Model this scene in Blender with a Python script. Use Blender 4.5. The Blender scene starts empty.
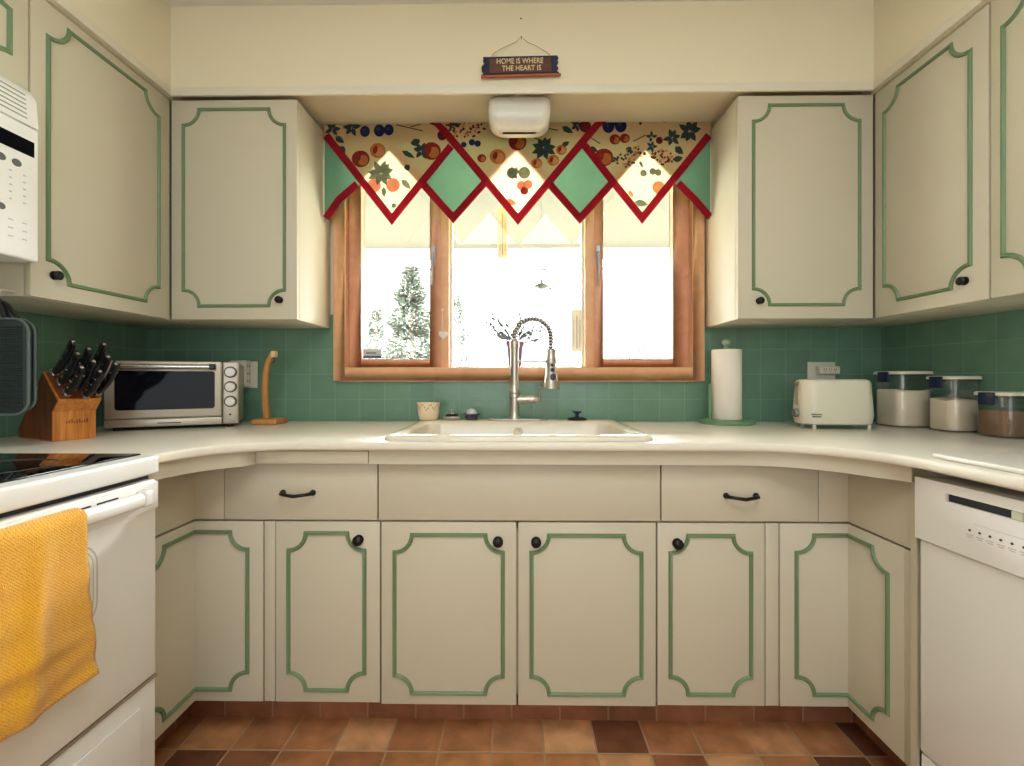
import bpy, bmesh, math, random
from mathutils import Vector, Matrix
random.seed(7)
C = bpy.context.scene.collection
PI = math.pi
# ------------------------------------------------------------------ camera model (used to measure the room)
F, CX, HY, ZC, TH = 456.0, 512.0, 378.5, 1.0976, 0.013
_c, _s = math.cos(TH), math.sin(TH)
def _ray(px, py):
    a, b = (px - CX) / F, (HY - py) / F
    return Vector((-_s + a * _c, _c + a * _s, b))
def onY(px, py, Y):
    d = _ray(px, py); t = Y / d.y; return Vector((d.x * t, Y, ZC + d.z * t))
def onX(px, py, X):
    d = _ray(px, py); t = X / d.x; return Vector((X, d.y * t, ZC + d.z * t))
def onZ(px, py, Z):
    d = _ray(px, py); t = (Z - ZC) / d.z; return Vector((d.x * t, d.y * t, Z))
def xat(px, Y): return onY(px, 300, Y).x
def zat(py, Y, px=512): return onY(px, py, Y).z

# ------------------------------------------------------------------ room dimensions
XL, YW, YU, YB, CT = -1.618, 1.97, 1.665, 1.36, 0.914
XR0, SK = 1.558, 0.06
def XR(y): return XR0 + SK * (YW - y)
UB, UT, CEIL = 1.314, 2.126, 2.46
XUL, XUR, XBL, XBR = -1.281, 1.287, -0.972, 0.975
YK = 1.468
YBK = -2.6

# ------------------------------------------------------------------ materials
def lin(c):
    c /= 255.0
    return c / 12.92 if c <= 0.04045 else ((c + 0.055) / 1.055) ** 2.4
def col(r, g, b): return (lin(r), lin(g), lin(b), 1.0)
def new_mat(name):
    m = bpy.data.materials.new(name); m.use_nodes = True
    nt = m.node_tree
    return m, nt, nt.nodes['Principled BSDF'], nt.nodes['Material Output']
def sin_(b, k, v):
    if k in b.inputs: b.inputs[k].default_value = v
def mat(name, rgb, rough=0.5, metal=0.0, var=0.0, vscale=8.0, bump=0.0, bscale=60.0, spec=0.5, coat=0.0, stretch=None):
    m, nt, b, o = new_mat(name)
    c = col(*rgb)
    b.inputs['Base Color'].default_value = c
    b.inputs['Roughness'].default_value = rough; b.inputs['Metallic'].default_value = metal
    sin_(b, 'Specular IOR Level', spec); sin_(b, 'Coat Weight', coat); sin_(b, 'Coat Roughness', 0.1)
    N, L = nt.nodes, nt.links
    if var or bump:
        tc = N.new('ShaderNodeTexCoord'); mp = N.new('ShaderNodeMapping'); L.new(tc.outputs['Object'], mp.inputs[0])
        if stretch: mp.inputs['Scale'].default_value = stretch
    if var:
        n = N.new('ShaderNodeTexNoise'); n.inputs['Scale'].default_value = vscale; n.inputs['Detail'].default_value = 4
        L.new(mp.outputs[0], n.inputs[0])
        mx = N.new('ShaderNodeMix'); mx.data_type = 'RGBA'
        mx.inputs[6].default_value = tuple(x * (1 - var) for x in c[:3]) + (1,)
        mx.inputs[7].default_value = tuple(min(1, x * (1 + var)) for x in c[:3]) + (1,)
        L.new(n.outputs['Fac'], mx.inputs[0]); L.new(mx.outputs[2], b.inputs['Base Color'])
    if bump:
        n2 = N.new('ShaderNodeTexNoise'); n2.inputs['Scale'].default_value = bscale; n2.inputs['Detail'].default_value = 3
        L.new(mp.outputs[0], n2.inputs[0])
        bp = N.new('ShaderNodeBump'); bp.inputs['Strength'].default_value = bump; bp.inputs['Distance'].default_value = 0.004
        L.new(n2.outputs['Fac'], bp.inputs['Height']); L.new(bp.outputs[0], b.inputs['Normal'])
    return m
def wood(name, a, b_, scale=(30, 30, 2.5), rough=0.4, band=3.0):
    m, nt, b, o = new_mat(name); N, L = nt.nodes, nt.links
    tc = N.new('ShaderNodeTexCoord'); mp = N.new('ShaderNodeMapping'); mp.inputs['Scale'].default_value = scale
    n = N.new('ShaderNodeTexNoise'); n.inputs['Scale'].default_value = band; n.inputs['Detail'].default_value = 5; n.inputs['Distortion'].default_value = 0.6
    rp = N.new('ShaderNodeValToRGB'); rp.color_ramp.elements[0].position = 0.3; rp.color_ramp.elements[1].position = 0.7
    rp.color_ramp.elements[0].color = col(*a); rp.color_ramp.elements[1].color = col(*b_)
    L.new(tc.outputs['Object'], mp.inputs[0]); L.new(mp.outputs[0], n.inputs[0]); L.new(n.outputs['Fac'], rp.inputs[0])
    L.new(rp.outputs[0], b.inputs['Base Color']); b.inputs['Roughness'].default_value = rough
    return m
def tile_mat(name, axes, org, size, colors, grout, gw, rough=0.2, bumpy=0.15, checker_rand=1.0, mottle=0.15):
    m, nt, b, o = new_mat(name); N, L = nt.nodes, nt.links
    tc = N.new('ShaderNodeTexCoord'); sp = N.new('ShaderNodeSeparateXYZ'); L.new(tc.outputs['Object'], sp.inputs[0])
    def mth(op, a, b2=None, c2=None):
        n = N.new('ShaderNodeMath'); n.operation = op
        for i, v in enumerate((a, b2, c2)):
            if v is None: continue
            if isinstance(v, (int, float)): n.inputs[i].default_value = v
            else: L.new(v, n.inputs[i])
        return n.outputs[0]
    cell, edge = [], []
    for ax, o0 in zip(axes, org):
        t = mth('DIVIDE', mth('SUBTRACT', sp.outputs[ax], o0), size)
        cell.append(mth('FLOOR', t)); fr = mth('FRACT', t)
        edge.append(mth('MINIMUM', fr, mth('SUBTRACT', 1.0, fr)))
    e = mth('MINIMUM', edge[0], edge[1])
    mr = N.new('ShaderNodeMapRange'); mr.interpolation_type = 'SMOOTHSTEP'
    mr.inputs['From Min'].default_value = gw * 0.45 / size; mr.inputs['From Max'].default_value = gw * 0.8 / size
    L.new(e, mr.inputs['Value'])
    cb = N.new('ShaderNodeCombineXYZ'); L.new(cell[0], cb.inputs[0]); L.new(cell[1], cb.inputs[1])
    wn = N.new('ShaderNodeTexWhiteNoise'); wn.noise_dimensions = '2D'; L.new(cb.outputs[0], wn.inputs[0])
    rp = N.new('ShaderNodeValToRGB'); cr = rp.color_ramp
    while len(cr.elements) < len(colors): cr.elements.new(0.5)
    for i, cc in enumerate(colors):
        cr.elements[i].position = i / (len(colors) - 1); cr.elements[i].color = col(*cc)
    L.new(wn.outputs['Value'], rp.inputs[0])
    n = N.new('ShaderNodeTexNoise'); n.inputs['Scale'].default_value = 14; n.inputs['Detail'].default_value = 5
    L.new(tc.outputs['Object'], n.inputs[0])
    mo = N.new('ShaderNodeMix'); mo.data_type = 'RGBA'; mo.blend_type = 'MULTIPLY'; mo.inputs[0].default_value = 1
    mr2 = N.new('ShaderNodeMapRange'); mr2.inputs['From Min'].default_value = .3; mr2.inputs['From Max'].default_value = .7
    mr2.inputs['To Min'].default_value = 1 - mottle; mr2.inputs['To Max'].default_value = 1 + mottle
    L.new(n.outputs['Fac'], mr2.inputs['Value']); L.new(rp.outputs[0], mo.inputs[6]); L.new(mr2.outputs[0], mo.inputs[7])
    mx = N.new('ShaderNodeMix'); mx.data_type = 'RGBA'; mx.inputs[6].default_value = col(*grout)
    L.new(mr.outputs[0], mx.inputs[0]); L.new(mo.outputs[2], mx.inputs[7]); L.new(mx.outputs[2], b.inputs['Base Color'])
    bp = N.new('ShaderNodeBump'); bp.inputs['Strength'].default_value = bumpy; bp.inputs['Distance'].default_value = 0.003
    ad = mth('ADD', mr.outputs[0], mth('MULTIPLY', n.outputs['Fac'], 0.25))
    L.new(ad, bp.inputs['Height']); L.new(bp.outputs[0], b.inputs['Normal'])
    b.inputs['Roughness'].default_value = rough
    return m
def cloth_mat(name, rgb, trans=0.45, var=0.0, bump=0.3, trgb=None):
    m, nt, b, o = new_mat(name); N, L = nt.nodes, nt.links
    b.inputs['Base Color'].default_value = col(*rgb); b.inputs['Roughness'].default_value = 0.9; sin_(b, 'Specular IOR Level', 0.1)
    t = N.new('ShaderNodeBsdfTranslucent'); t.inputs[0].default_value = col(*(trgb or rgb))
    mx = N.new('ShaderNodeMixShader'); mx.inputs[0].default_value = trans
    L.new(b.outputs[0], mx.inputs[1]); L.new(t.outputs[0], mx.inputs[2]); L.new(mx.outputs[0], o.inputs[0])
    if var:
        tc = N.new('ShaderNodeTexCoord'); n = N.new('ShaderNodeTexNoise'); n.inputs['Scale'].default_value = 35; L.new(tc.outputs['Object'], n.inputs[0])
        rp = N.new('ShaderNodeMix'); rp.data_type = 'RGBA'; c = col(*rgb)
        rp.inputs[6].default_value = tuple(x * (1 - var) for x in c[:3]) + (1,); rp.inputs[7].default_value = tuple(x * (1 + var) for x in c[:3]) + (1,)
        L.new(n.outputs['Fac'], rp.inputs[0]); L.new(rp.outputs[2], b.inputs['Base Color'])
        if trgb is None: L.new(rp.outputs[2], t.inputs[0])
    return m
def clear_mat(name, tint=(1, 1, 1), gloss=0.08, rough=0.02):
    m, nt, b, o = new_mat(name); N, L = nt.nodes, nt.links
    t = N.new('ShaderNodeBsdfTransparent'); t.inputs[0].default_value = tuple(tint) + (1,)
    g = N.new('ShaderNodeBsdfGlossy'); g.inputs['Roughness'].default_value = rough
    lw = N.new('ShaderNodeLayerWeight'); lw.inputs[0].default_value = 0.5
    pw = N.new('ShaderNodeMath'); pw.operation = 'POWER'; pw.inputs[1].default_value = 4.0; L.new(lw.outputs['Facing'], pw.inputs[0])
    mm = N.new('ShaderNodeMath'); mm.operation = 'MULTIPLY_ADD'; mm.use_clamp = True; mm.inputs[1].default_value = 0.5; mm.inputs[2].default_value = gloss; L.new(pw.outputs[0], mm.inputs[0])
    mx = N.new('ShaderNodeMixShader'); L.new(mm.outputs[0], mx.inputs[0]); L.new(t.outputs[0], mx.inputs[1]); L.new(g.outputs[0], mx.inputs[2])
    L.new(mx.outputs[0], o.inputs[0])
    return m

PAINT = mat('cabinet_cream_paint', (206, 198, 176), 0.42, var=0.025, vscale=3, bump=0.05, bscale=40)
PAINT_IN = mat('cabinet_body_paint', (202, 192, 168), 0.5)
GREEN = mat('moulding_green_paint', (114, 138, 100), 0.4, var=0.06, vscale=20)
BRONZE = mat('dark_bronze', (38, 33, 34), 0.35, 0.5)
YELLOW = mat('wall_yellow_paint', (238, 229, 202), 0.85, var=0.03, vscale=2, bump=0.08, bscale=120)
TRIMW = mat('trim_white_paint', (232, 226, 208), 0.45)
CEILM = mat('ceiling_white', (238, 234, 224), 0.9, bump=0.1, bscale=150)
COUNTER = mat('cream_laminate', (236, 230, 214), 0.24, var=0.02, vscale=60, spec=.28)
SINKM = mat('biscuit_sink_enamel', (232, 222, 202), 0.12)
STEEL = mat('brushed_steel', (196, 190, 180), 0.3, 0.9, bump=0.05, bscale=200, stretch=(1, 60, 60))
OVENSTEEL = mat('oven_steel', (188, 180, 165), 0.38, 0.6)
CHROME = mat('chrome', (205, 205, 205), 0.18, 1.0)
NICKEL = mat('satin_nickel', (188, 184, 176), 0.3, 0.9)
BLACK = mat('black_plastic', (18, 18, 20), 0.3)
BLACKM = mat('black_matte', (22, 22, 24), 0.7)
NAVY = mat('navy_rubber', (24, 32, 62), 0.4)
GLASSBLK = mat('black_ceramic_glass', (6, 6, 7), 0.05)
DKGLASS = mat('dark_oven_glass', (14, 16, 24), 0.08, spec=.14)
WHITE = mat('white_enamel', (242, 241, 236), 0.22)
WHITEP = mat('white_plastic', (226, 222, 210), 0.3)
CREAMP = mat('cream_plastic', (222, 216, 196), 0.3)
GREYBTN = mat('grey_button', (90, 92, 92), 0.5)
LTGREY = mat('light_grey_print', (188, 190, 186), 0.6)
WINWOOD = wood('window_fir', (224, 168, 124), (234, 182, 138), (10, 10, 10), 0.4, 2.0)
SASHWOOD = wood('window_sash_fir', (210, 152, 118), (222, 166, 134), (10, 10, 10), 0.4, 2.0)
BLOCKWOOD = wood('knife_block_wood', (172, 94, 34), (218, 144, 64), (40, 40, 3), 0.4, 2.0)
BLOCKDARK = wood('knife_block_dark_wood_shade', (96, 46, 20), (140, 72, 32), (40, 40, 3), 0.45, 2.0)  # dark slot face and stamp, also the shade painted on the block's side
TANWOOD = wood('tan_wood', (176, 116, 60), (206, 148, 86), (40, 40, 4), 0.45, 2.0)
SIGNBROWN = wood('sign_brown', (84, 50, 42), (104, 64, 52), (6, 30, 30), 0.6, 2.0)
SIGNRED = mat('sign_red_edge', (176, 92, 54), 0.6)
SIGNNAVY = mat('sign_navy', (32, 36, 64), 0.6)
LETTER = mat('sign_letters', (226, 208, 160), 0.6)
TOWEL = None
GTILE_X = tile_mat('green_tile_back', (0, 2), (-0.898, 1.2237), 0.1075, [(99, 136, 114), (106, 143, 120), (102, 139, 117)], (120, 154, 134), 0.0028, 0.22, 0.25, mottle=.08)
GTILE_Y = tile_mat('green_tile_side', (1, 2), (0.02, 1.2237), 0.1075, [(99, 136, 114), (106, 143, 120), (102, 139, 117)], (120, 154, 134), 0.0028, 0.22, 0.25, mottle=.08)
FTILE = tile_mat('terracotta_floor_tile', (0, 1), (-0.078, 1.337), 0.155, [(104, 62, 46), (158, 104, 68), (194, 136, 90), (172, 114, 74), (218, 166, 118)], (186, 152, 118), 0.0045, 0.38, 0.4, mottle=.28)
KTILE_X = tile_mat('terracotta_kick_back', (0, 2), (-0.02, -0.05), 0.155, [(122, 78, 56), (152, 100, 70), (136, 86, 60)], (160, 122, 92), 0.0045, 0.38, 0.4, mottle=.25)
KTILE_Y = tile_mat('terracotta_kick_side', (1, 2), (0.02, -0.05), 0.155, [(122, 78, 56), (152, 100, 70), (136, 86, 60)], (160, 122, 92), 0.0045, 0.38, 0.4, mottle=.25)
PANE = clear_mat('window_glass', (0.97, 0.98, 0.98), 0.03)
CLEARP = clear_mat('clear_plastic', (0.975, 0.975, 0.98), 0.045, 0.06)

# ------------------------------------------------------------------ mesh builder
class MB:
    def __init__(self): self.bm = bmesh.new()
    def _fin(self, faces, mi):
        for f in faces: f.material_index = mi
        return faces
    def poly(self, pts, mi=0):
        return self._fin([self.bm.faces.new([self.bm.verts.new(p) for p in pts])], mi)
    def box(self, x0, x1, y0, y1, z0, z1, mi=0):
        v = [self.bm.verts.new((x, y, z)) for z in (z0, z1) for x, y in ((x0, y0), (x1, y0), (x1, y1), (x0, y1))]
        fs = [(0, 3, 2, 1), (4, 5, 6, 7), (0, 1, 5, 4), (1, 2, 6, 5), (2, 3, 7, 6), (3, 0, 4, 7)]
        self._fin([self.bm.faces.new([v[i] for i in f]) for f in fs], mi); return self
    def rings(self, rings, mi=0, cap0=True, cap1=True, closed=False, wrap=True):
        R = [[self.bm.verts.new(p) for p in r] for r in rings]; fs = []
        n = len(R[0]); k = len(R)
        for i in range(k if closed else k - 1):
            a, b = R[i], R[(i + 1) % k]
            for j in range(n if wrap else n - 1):
                fs.append(self.bm.faces.new((a[j], a[(j + 1) % n], b[(j + 1) % n], b[j])))
        if not closed and wrap:
            if cap0: fs.append(self.bm.faces.new(list(reversed(R[0]))))
            if cap1: fs.append(self.bm.faces.new(R[-1]))
        self._fin(fs, mi); return self
    def prism(self, pts, off, mi=0):
        o = Vector(off)
        return self.rings([[Vector(p) for p in pts], [Vector(p) + o for p in pts]], mi)
    def lathe(self, prof, c=(0, 0, 0), axis=(0, 0, 1), seg=24, mi=0, sx=1.0):
        q = Vector((0, 0, 1)).rotation_difference(Vector(axis).normalized()); c = Vector(c)
        rs = []
        for r, z in prof:
            r = max(r, 1e-5)
            rs.append([c + q @ Vector((r * sx * math.cos(2 * PI * i / seg), r * math.sin(2 * PI * i / seg), z)) for i in range(seg)])
        return self.rings(rs, mi)
    def tube(self, pts, r, seg=8, mi=0, closed=False):
        pts = [Vector(p) for p in pts]; n = len(pts); rs = []; up = None
        for i, p in enumerate(pts):
            a = pts[i - 1] if (i > 0 or closed) else p
            b = pts[(i + 1) % n] if (i < n - 1 or closed) else p
            t = (b - a).normalized()
            if up is None: up = Vector((0, 0, 1)) if abs(t.z) < 0.9 else Vector((1, 0, 0))
            u = (up - t * up.dot(t)).normalized(); w = t.cross(u); up = u
            ri = r[i] if isinstance(r, (list, tuple)) else r
            rs.append([p + (u * math.cos(2 * PI * j / seg) + w * math.sin(2 * PI * j / seg)) * ri for j in range(seg)])
        return self.rings(rs, mi, closed=closed)
    def build(self, name, m, parent=None, bevel=0.0, seg=2, smooth=35, flat=False, norm=True):
        bm = self.bm
        bmesh.ops.remove_doubles(bm, verts=bm.verts, dist=1e-6)
        if norm: bmesh.ops.recalc_face_normals(bm, faces=bm.faces)
        if bevel:
            es = [e for e in bm.edges if len(e.link_faces) == 2 and e.calc_face_angle(0) > math.radians(28)]
            bmesh.ops.bevel(bm, geom=es, offset=bevel, segments=seg, profile=0.5, affect='EDGES', clamp_overlap=True)
        if parent is not None and not parent.get('_local'):
            bm.transform(Matrix.Translation(-ROOT[parent.name]))
        me = bpy.data.meshes.new(name); bm.to_mesh(me); bm.free()
        for x in (m if isinstance(m, (list, tuple)) else [m]): me.materials.append(x)
        if not flat and len(me.polygons):
            me.polygons.foreach_set('use_smooth', [True] * len(me.polygons))
            me.set_sharp_from_angle(angle=math.radians(smooth))
        o = bpy.data.objects.new(name, me); C.objects.link(o)
        if parent is not None:
            o.parent = parent
            ROOT[o.name] = ROOT[parent.name]
            if parent.get('_local'): o['_local'] = 1
        else: ROOT[o.name] = Vector((0, 0, 0))
        return o
ROOT = {}
def thing(name, label, cat, loc=(0, 0, 0), rotz=None, group=None):
    o = bpy.data.objects.new(name, None); C.objects.link(o); o.empty_display_size = 0.05
    o.location = loc; ROOT[o.name] = Vector(loc)
    if rotz is not None: o.rotation_euler = (0, 0, rotz); o['_local'] = 1
    return tag(o, label, cat, group)
def tag(o, label, cat, group=None, kind=None):
    o['label'] = label; o['category'] = cat
    if group: o['group'] = group
    if kind: o['kind'] = kind
    return o
def struct(o): o['kind'] = 'structure'; return o
def copy_tree(o, parent=None):
    c = o.copy(); C.objects.link(c)
    if parent: c.parent = parent
    for ch in [x for x in bpy.data.objects if x.parent == o]: copy_tree(ch, c)
    return c
def text_mesh(body, size, extrude=0.001):
    cu = bpy.data.curves.new('t', 'FONT'); cu.body = body; cu.size = size; cu.extrude = extrude; cu.offset = .012
    cu.align_x = 'CENTER'; cu.align_y = 'CENTER'; cu.resolution_u = 3
    ob = bpy.data.objects.new('t', cu); C.objects.link(ob)
    bpy.context.view_layer.update()
    me = bpy.data.meshes.new_from_object(ob.evaluated_get(bpy.context.evaluated_depsgraph_get()))
    bpy.data.objects.remove(ob); bpy.data.curves.remove(cu)
    return me
def rrect(x0, x1, y0, y1, r, n=6):
    pts = []
    for cx, cy, a0 in ((x1 - r, y0 + r, -90), (x1 - r, y1 - r, 0), (x0 + r, y1 - r, 90), (x0 + r, y0 + r, 180)):
        for i in range(n + 1):
            a = math.radians(a0 + 90 * i / n); pts.append((cx + r * math.cos(a), cy + r * math.sin(a)))
    return pts

# ------------------------------------------------------------------ moulding with notched (concave) corners
def notched(u0, u1, v0, v1, r, n=8, bend=None):
    P = []
    def arc(cx, cy, a0, a1):
        for i in range(n + 1):
            a = math.radians(a0 + (a1 - a0) * i / n); P.append((cx + r * math.cos(a), cy + r * math.sin(a)))
    if bend is not None: P.append((bend, v0))
    arc(u1, v0, 180, 90); arc(u1, v1, 270, 180)
    if bend is not None: P.append((bend, v1))
    arc(u0, v1, 360, 270); arc(u0, v0, 90, 0)
    return P
def moulding(path, mapf, parent, w=0.0125, h=0.006):
    n = len(path); mb = MB(); rings = []
    offs = ((-.5, 0), (-.42, .6), (-.22, 1), (.0, .72), (.22, 1), (.42, .6), (.5, 0))
    for i in range(n):
        p0, p1, p2 = Vector(path[i - 1]), Vector(path[i]), Vector(path[(i + 1) % n])
        a, b = (p1 - p0).normalized(), (p2 - p1).normalized()
        na, nb = Vector((a.y, -a.x)), Vector((b.y, -b.x))
        mtr = (na + nb); mtr = mtr / max(0.35, mtr.length_squared / 2) if mtr.length > 1e-6 else na
        rings.append([mapf(p1.x + mtr.x * w * o, p1.y + mtr.y * w * o, h * k, p1.x) for o, k in offs])
    mb.rings(rings, closed=True, wrap=False)
    return mb.build('moulding', GREEN, parent, smooth=50)
def fplane(Y): return lambda u, v, n, u0=None: Vector((u, Y - n, v))
def lplane(X): return lambda u, v, n, u0=None: Vector((X + n, u, v))
def rplane(X): return lambda u, v, n, u0=None: Vector((X - n, u, v))

def knob(parent, pos, axis, r=0.0155):
    mb = MB()
    mb.lathe([(r * .95, 0), (r * .95, .003), (r * .5, .004), (r * .42, .008), (r * .75, .010), (r, .013), (r * .95, .017), (r * .6, .020), (r * .2, .021), (0.0001, .021)], pos, axis, 20)
    return mb.build('knob', BRONZE, parent, smooth=60)

# ================================================================== SETTING
def wall_box(name, m, *boxes):
    mb = MB()
    for b in boxes: mb.box(*b)
    return struct(mb.build(name, m, flat=True))
wall_box('floor', FTILE, (XL - .1, 1.8, YBK - .1, YW + .1, -0.08, 0))
wall_box('ceiling', CEILM, (XL - .1, 1.95, YBK - .1, YW + .1, CEIL, CEIL + .1))
wall_box('wall_left', YELLOW, (XL - .1, XL, YBK - .1, YW + .1, 0, CEIL))
mb = MB(); mb.prism([(XR(YW + .1), YW + .1, 0), (XR(YBK), YBK - .1, 0), (XR(YBK) + .1, YBK - .1, 0), (XR(YW) + .1, YW + .1, 0)], (0, 0, CEIL)); struct(mb.build('wall_right', YELLOW, flat=True))
wall_box('wall_front', CEILM, (XL, XR(YBK), YBK - .1, YBK, 0, CEIL))
# window opening
WY = 1.945
WX0, WX1 = xat(333, WY), xat(705, WY)
WZ0, WZ1 = zat(381, WY), 2.12
CW = 0.05
OX0, OX1, OZ0, OZ1 = WX0 + CW, WX1 - CW, WZ0 + .058, WZ1 - CW
WTH = 0.16
wall_box('wall_back', YELLOW, (XL - .1, OX0 - .012, YW, YW + WTH, 0, CEIL), (OX1 + .012, XR0 + .1, YW, YW + WTH, 0, CEIL),
         (OX0 - .012, OX1 + .012, YW, YW + WTH, 0, OZ0 - .012), (OX0 - .012, OX1 + .012, YW, YW + WTH, OZ1 + .012, CEIL))
T = .006
wall_box('backsplash_back', GTILE_X, (XL, WX0 + .01, YW - T, YW, CT - .01, UB + .06), (WX1 - .01, XR0, YW - T, YW, CT - .01, UB + .06), (WX0 + .01, WX1 - .01, YW - T, YW, CT - .01, WZ0 + .01))
wall_box('backsplash_left', GTILE_Y, (XL, XL + T, .2, YW - T, CT - .01, UB + .06))
mb = MB(); mb.prism([(XR(YW) - T, YW - T, CT - .01), (XR(.3) - T, .3, CT - .01), (XR(.3), .3, CT - .01), (XR(YW), YW - T, CT - .01)], (0, 0, UB + .06 - CT)); struct(mb.build('backsplash_right', GTILE_Y, flat=True))
# soffit over the cabinets and window
SF = 1.655
UU = 2.158      # underside of the soffit above the window
mb = MB(); mb.prism([(XUL + .008, SF, UU + .002), (XUR - .008, SF, UU + .002), (XUR - .008, YW, UU + .002), (XUL + .008, YW, UU + .002)], (0, 0, CEIL - UU - .002)); struct(mb.build('soffit_back', YELLOW, flat=True))
wall_box('soffit_left', YELLOW, (XL, XUL + .008, .2, YW, UT + .002, CEIL))
mb = MB(); mb.prism([(XUR - .008, .2, UT + .002), (XR(.2), .2, UT + .002), (XR(YW), YW, UT + .002), (XUR - .008, YW, UT + .002)], (0, 0, CEIL - UT - .002)); struct(mb.build('soffit_right', YELLOW, flat=True))
mb = MB(); mb.box(XUL + .008, XUR - .008, SF - .012, SF, UT + .002, UT + .032); struct(mb.build('trim_1', TRIMW, bevel=.003))
mb = MB(); mb.box(XUL + .008, XUL + .02, .2, SF - .012, UT + .002, UT + .03); struct(mb.build('trim_2', TRIMW, bevel=.003))
mb = MB(); mb.box(XUR - .02, XUR - .008, .2, SF - .012, UT + .002, UT + .03); struct(mb.build('trim_3', TRIMW, bevel=.003))
SOFUN = mat('soffit_underside_cream', (226, 216, 190), 0.6)
mb = MB(); mb.box(xat(300, YU), xat(737, YU), SF, YW, UU - .002, UU + .0022); struct(mb.build('trim_4', SOFUN, flat=True))
# tiled toe kick
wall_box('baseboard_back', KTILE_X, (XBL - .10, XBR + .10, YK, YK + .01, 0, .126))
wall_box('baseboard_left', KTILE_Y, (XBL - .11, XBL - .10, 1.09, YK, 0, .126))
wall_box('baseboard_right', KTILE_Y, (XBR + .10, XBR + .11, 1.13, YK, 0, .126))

# ---- window
win = bpy.data.objects.new('window_1', None); C.objects.link(win); win['kind'] = 'structure'; ROOT['window_1'] = Vector((0, 0, 0))
mb = MB()
def quadframe(mb, x0, x1, z0, z1, wl, wr, wb, wt, y0, y1):
    mb.box(x0, x0 + wl, y0, y1, z0, z1); mb.box(x1 - wr, x1, y0, y1, z0, z1)
    mb.box(x0 + wl, x1 - wr, y0, y1, z0, z0 + wb); mb.box(x0 + wl, x1 - wr, y0, y1, z1 - wt, z1)
quadframe(mb, WX0, WX1, WZ0, WZ1, CW, CW, .058, CW, WY, YW - .001); mb.build('window_casing', WINWOOD, win, bevel=.003)
mb = MB(); quadframe(mb, OX0 - .011, OX1 + .011, OZ0 - .011, OZ1 + .011, .011, .011, .011, .011, YW - .001, YW + WTH - .01); mb.build('window_jamb', WINWOOD, win)
SY0, SY1 = 1.985, 2.03     # sash planes
M1a, M1b = xat(441, 1.975), xat(449, 1.975)
M2a, M2b = xat(585, 1.975), xat(594, 1.975)
for a, b in ((M1a, M1b), (M2a, M2b)):
    mb = MB(); mb.box(a, b, 1.972, 2.07, OZ0, OZ1); mb.build('mullion', WINWOOD, win, bevel=.002)
def sash(x0, x1, wl, wr, wb):
    mb = MB(); quadframe(mb, x0, x1, OZ0 + .001, OZ1 - .001, wl, wr, wb, .045, SY0, SY1); s = mb.build('window_sash', SASHWOOD, win, bevel=.002)
    mb = MB(); mb.box(x0 + wl, x1 - wr, 2.006, 2.010, OZ0 + wb, OZ1 - .045); mb.build('pane', PANE, s, flat=True)
    return s
ls = sash(OX0 + .004, M1a - .001, xat(361, SY0) - OX0 - .004, M1a - xat(430, SY0), zat(359, SY0) - OZ0)
rs_ = sash(M2b + .001, OX1 - .004, xat(603, SY0) - M2b, OX1 - .004 - xat(673, SY0), zat(359, SY0) - OZ0)
mb = MB(); mb.box(M1b, M2a, 2.03, 2.034, OZ0, OZ1); mb.build('pane', PANE, win, flat=True)
mb = MB(); mb.box(M1b, M1b + .008, 2.015, 2.05, OZ0, OZ1); mb.box(M2a - .008, M2a, 2.015, 2.05, OZ0, OZ1); mb.box(M1b + .008, M2a - .008, 2.015, 2.05, OZ0, OZ0 + .006); mb.build('glazing_bead', TRIMW, win)
ALU = mat('latch_metal', (176, 176, 182), 0.4, 0.6)
for px in (433.5, 598):
    x = xat(px, SY0); z1, z0 = zat(246, SY0), zat(286, SY0)
    mb = MB(); mb.box(x - .008, x + .008, SY0 - .006, SY0 + .002, z0 + .09, z1)
    mb.tube([(x - .002, SY0 - .006, z1 - .03), (x - .002, SY0 - .022, z1 - .04), (x, SY0 - .024, z0 + .08), (x - .003, SY0 - .018, z0)], [.005, .006, .006, .004], 8)
    mb.build('window_latch', ALU, win, bevel=0)

# ================================================================== UPPER CABINETS
def cab_body(mb, x0, x1, y0, y1, z0, z1): mb.box(x0, x1, y0, y1, z0, z1)
DT = .018
MZ0, MZ1, MR = 1.365, 2.088, .058
# back-left
XBLe = xat(297, YU)
t = thing('wall_cabinet', 'upper cabinet on the window wall just left of the fruit valance', 'cabinet', (XUL, YU + .15, UB), group='upper cabinets')
mb = MB(); mb.box(XUL + .001, XBLe, YU + DT, YW - T - .001, UB, UT); mb.build('cabinet_body', PAINT, t, bevel=.0015)
mb = MB(); mb.box(XUL + .003, XBLe, YU, YU + DT - .0015, UB + .001, UT - .003); d = mb.build('door', PAINT, t, bevel=.002)
moulding(notched(xat(183.5, YU), xat(284.5, YU), MZ0, MZ1, MR), fplane(YU), d)
knob(d, onY(280, 300, YU), (0, -1, 0), .013)
# back-right
XBRe = xat(738, YU)
t = thing('wall_cabinet', 'upper cabinet on the window wall just right of the fruit valance', 'cabinet', (XUR, YU + .15, UB), group='upper cabinets')
mb = MB(); mb.box(XBRe, XUR - .001, YU + DT, YW - T - .001, UB, UT); mb.build('cabinet_body', PAINT, t, bevel=.0015)
mb = MB(); mb.box(XBRe, XUR - .003, YU, YU + DT - .0015, UB + .001, UT - .003); d = mb.build('door', PAINT, t, bevel=.002)
moulding(notched(xat(753.5, YU), xat(859.5, YU), MZ0, MZ1, MR), fplane(YU), d)
knob(d, onY(759, 301, YU), (0, -1, 0), .013)
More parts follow.
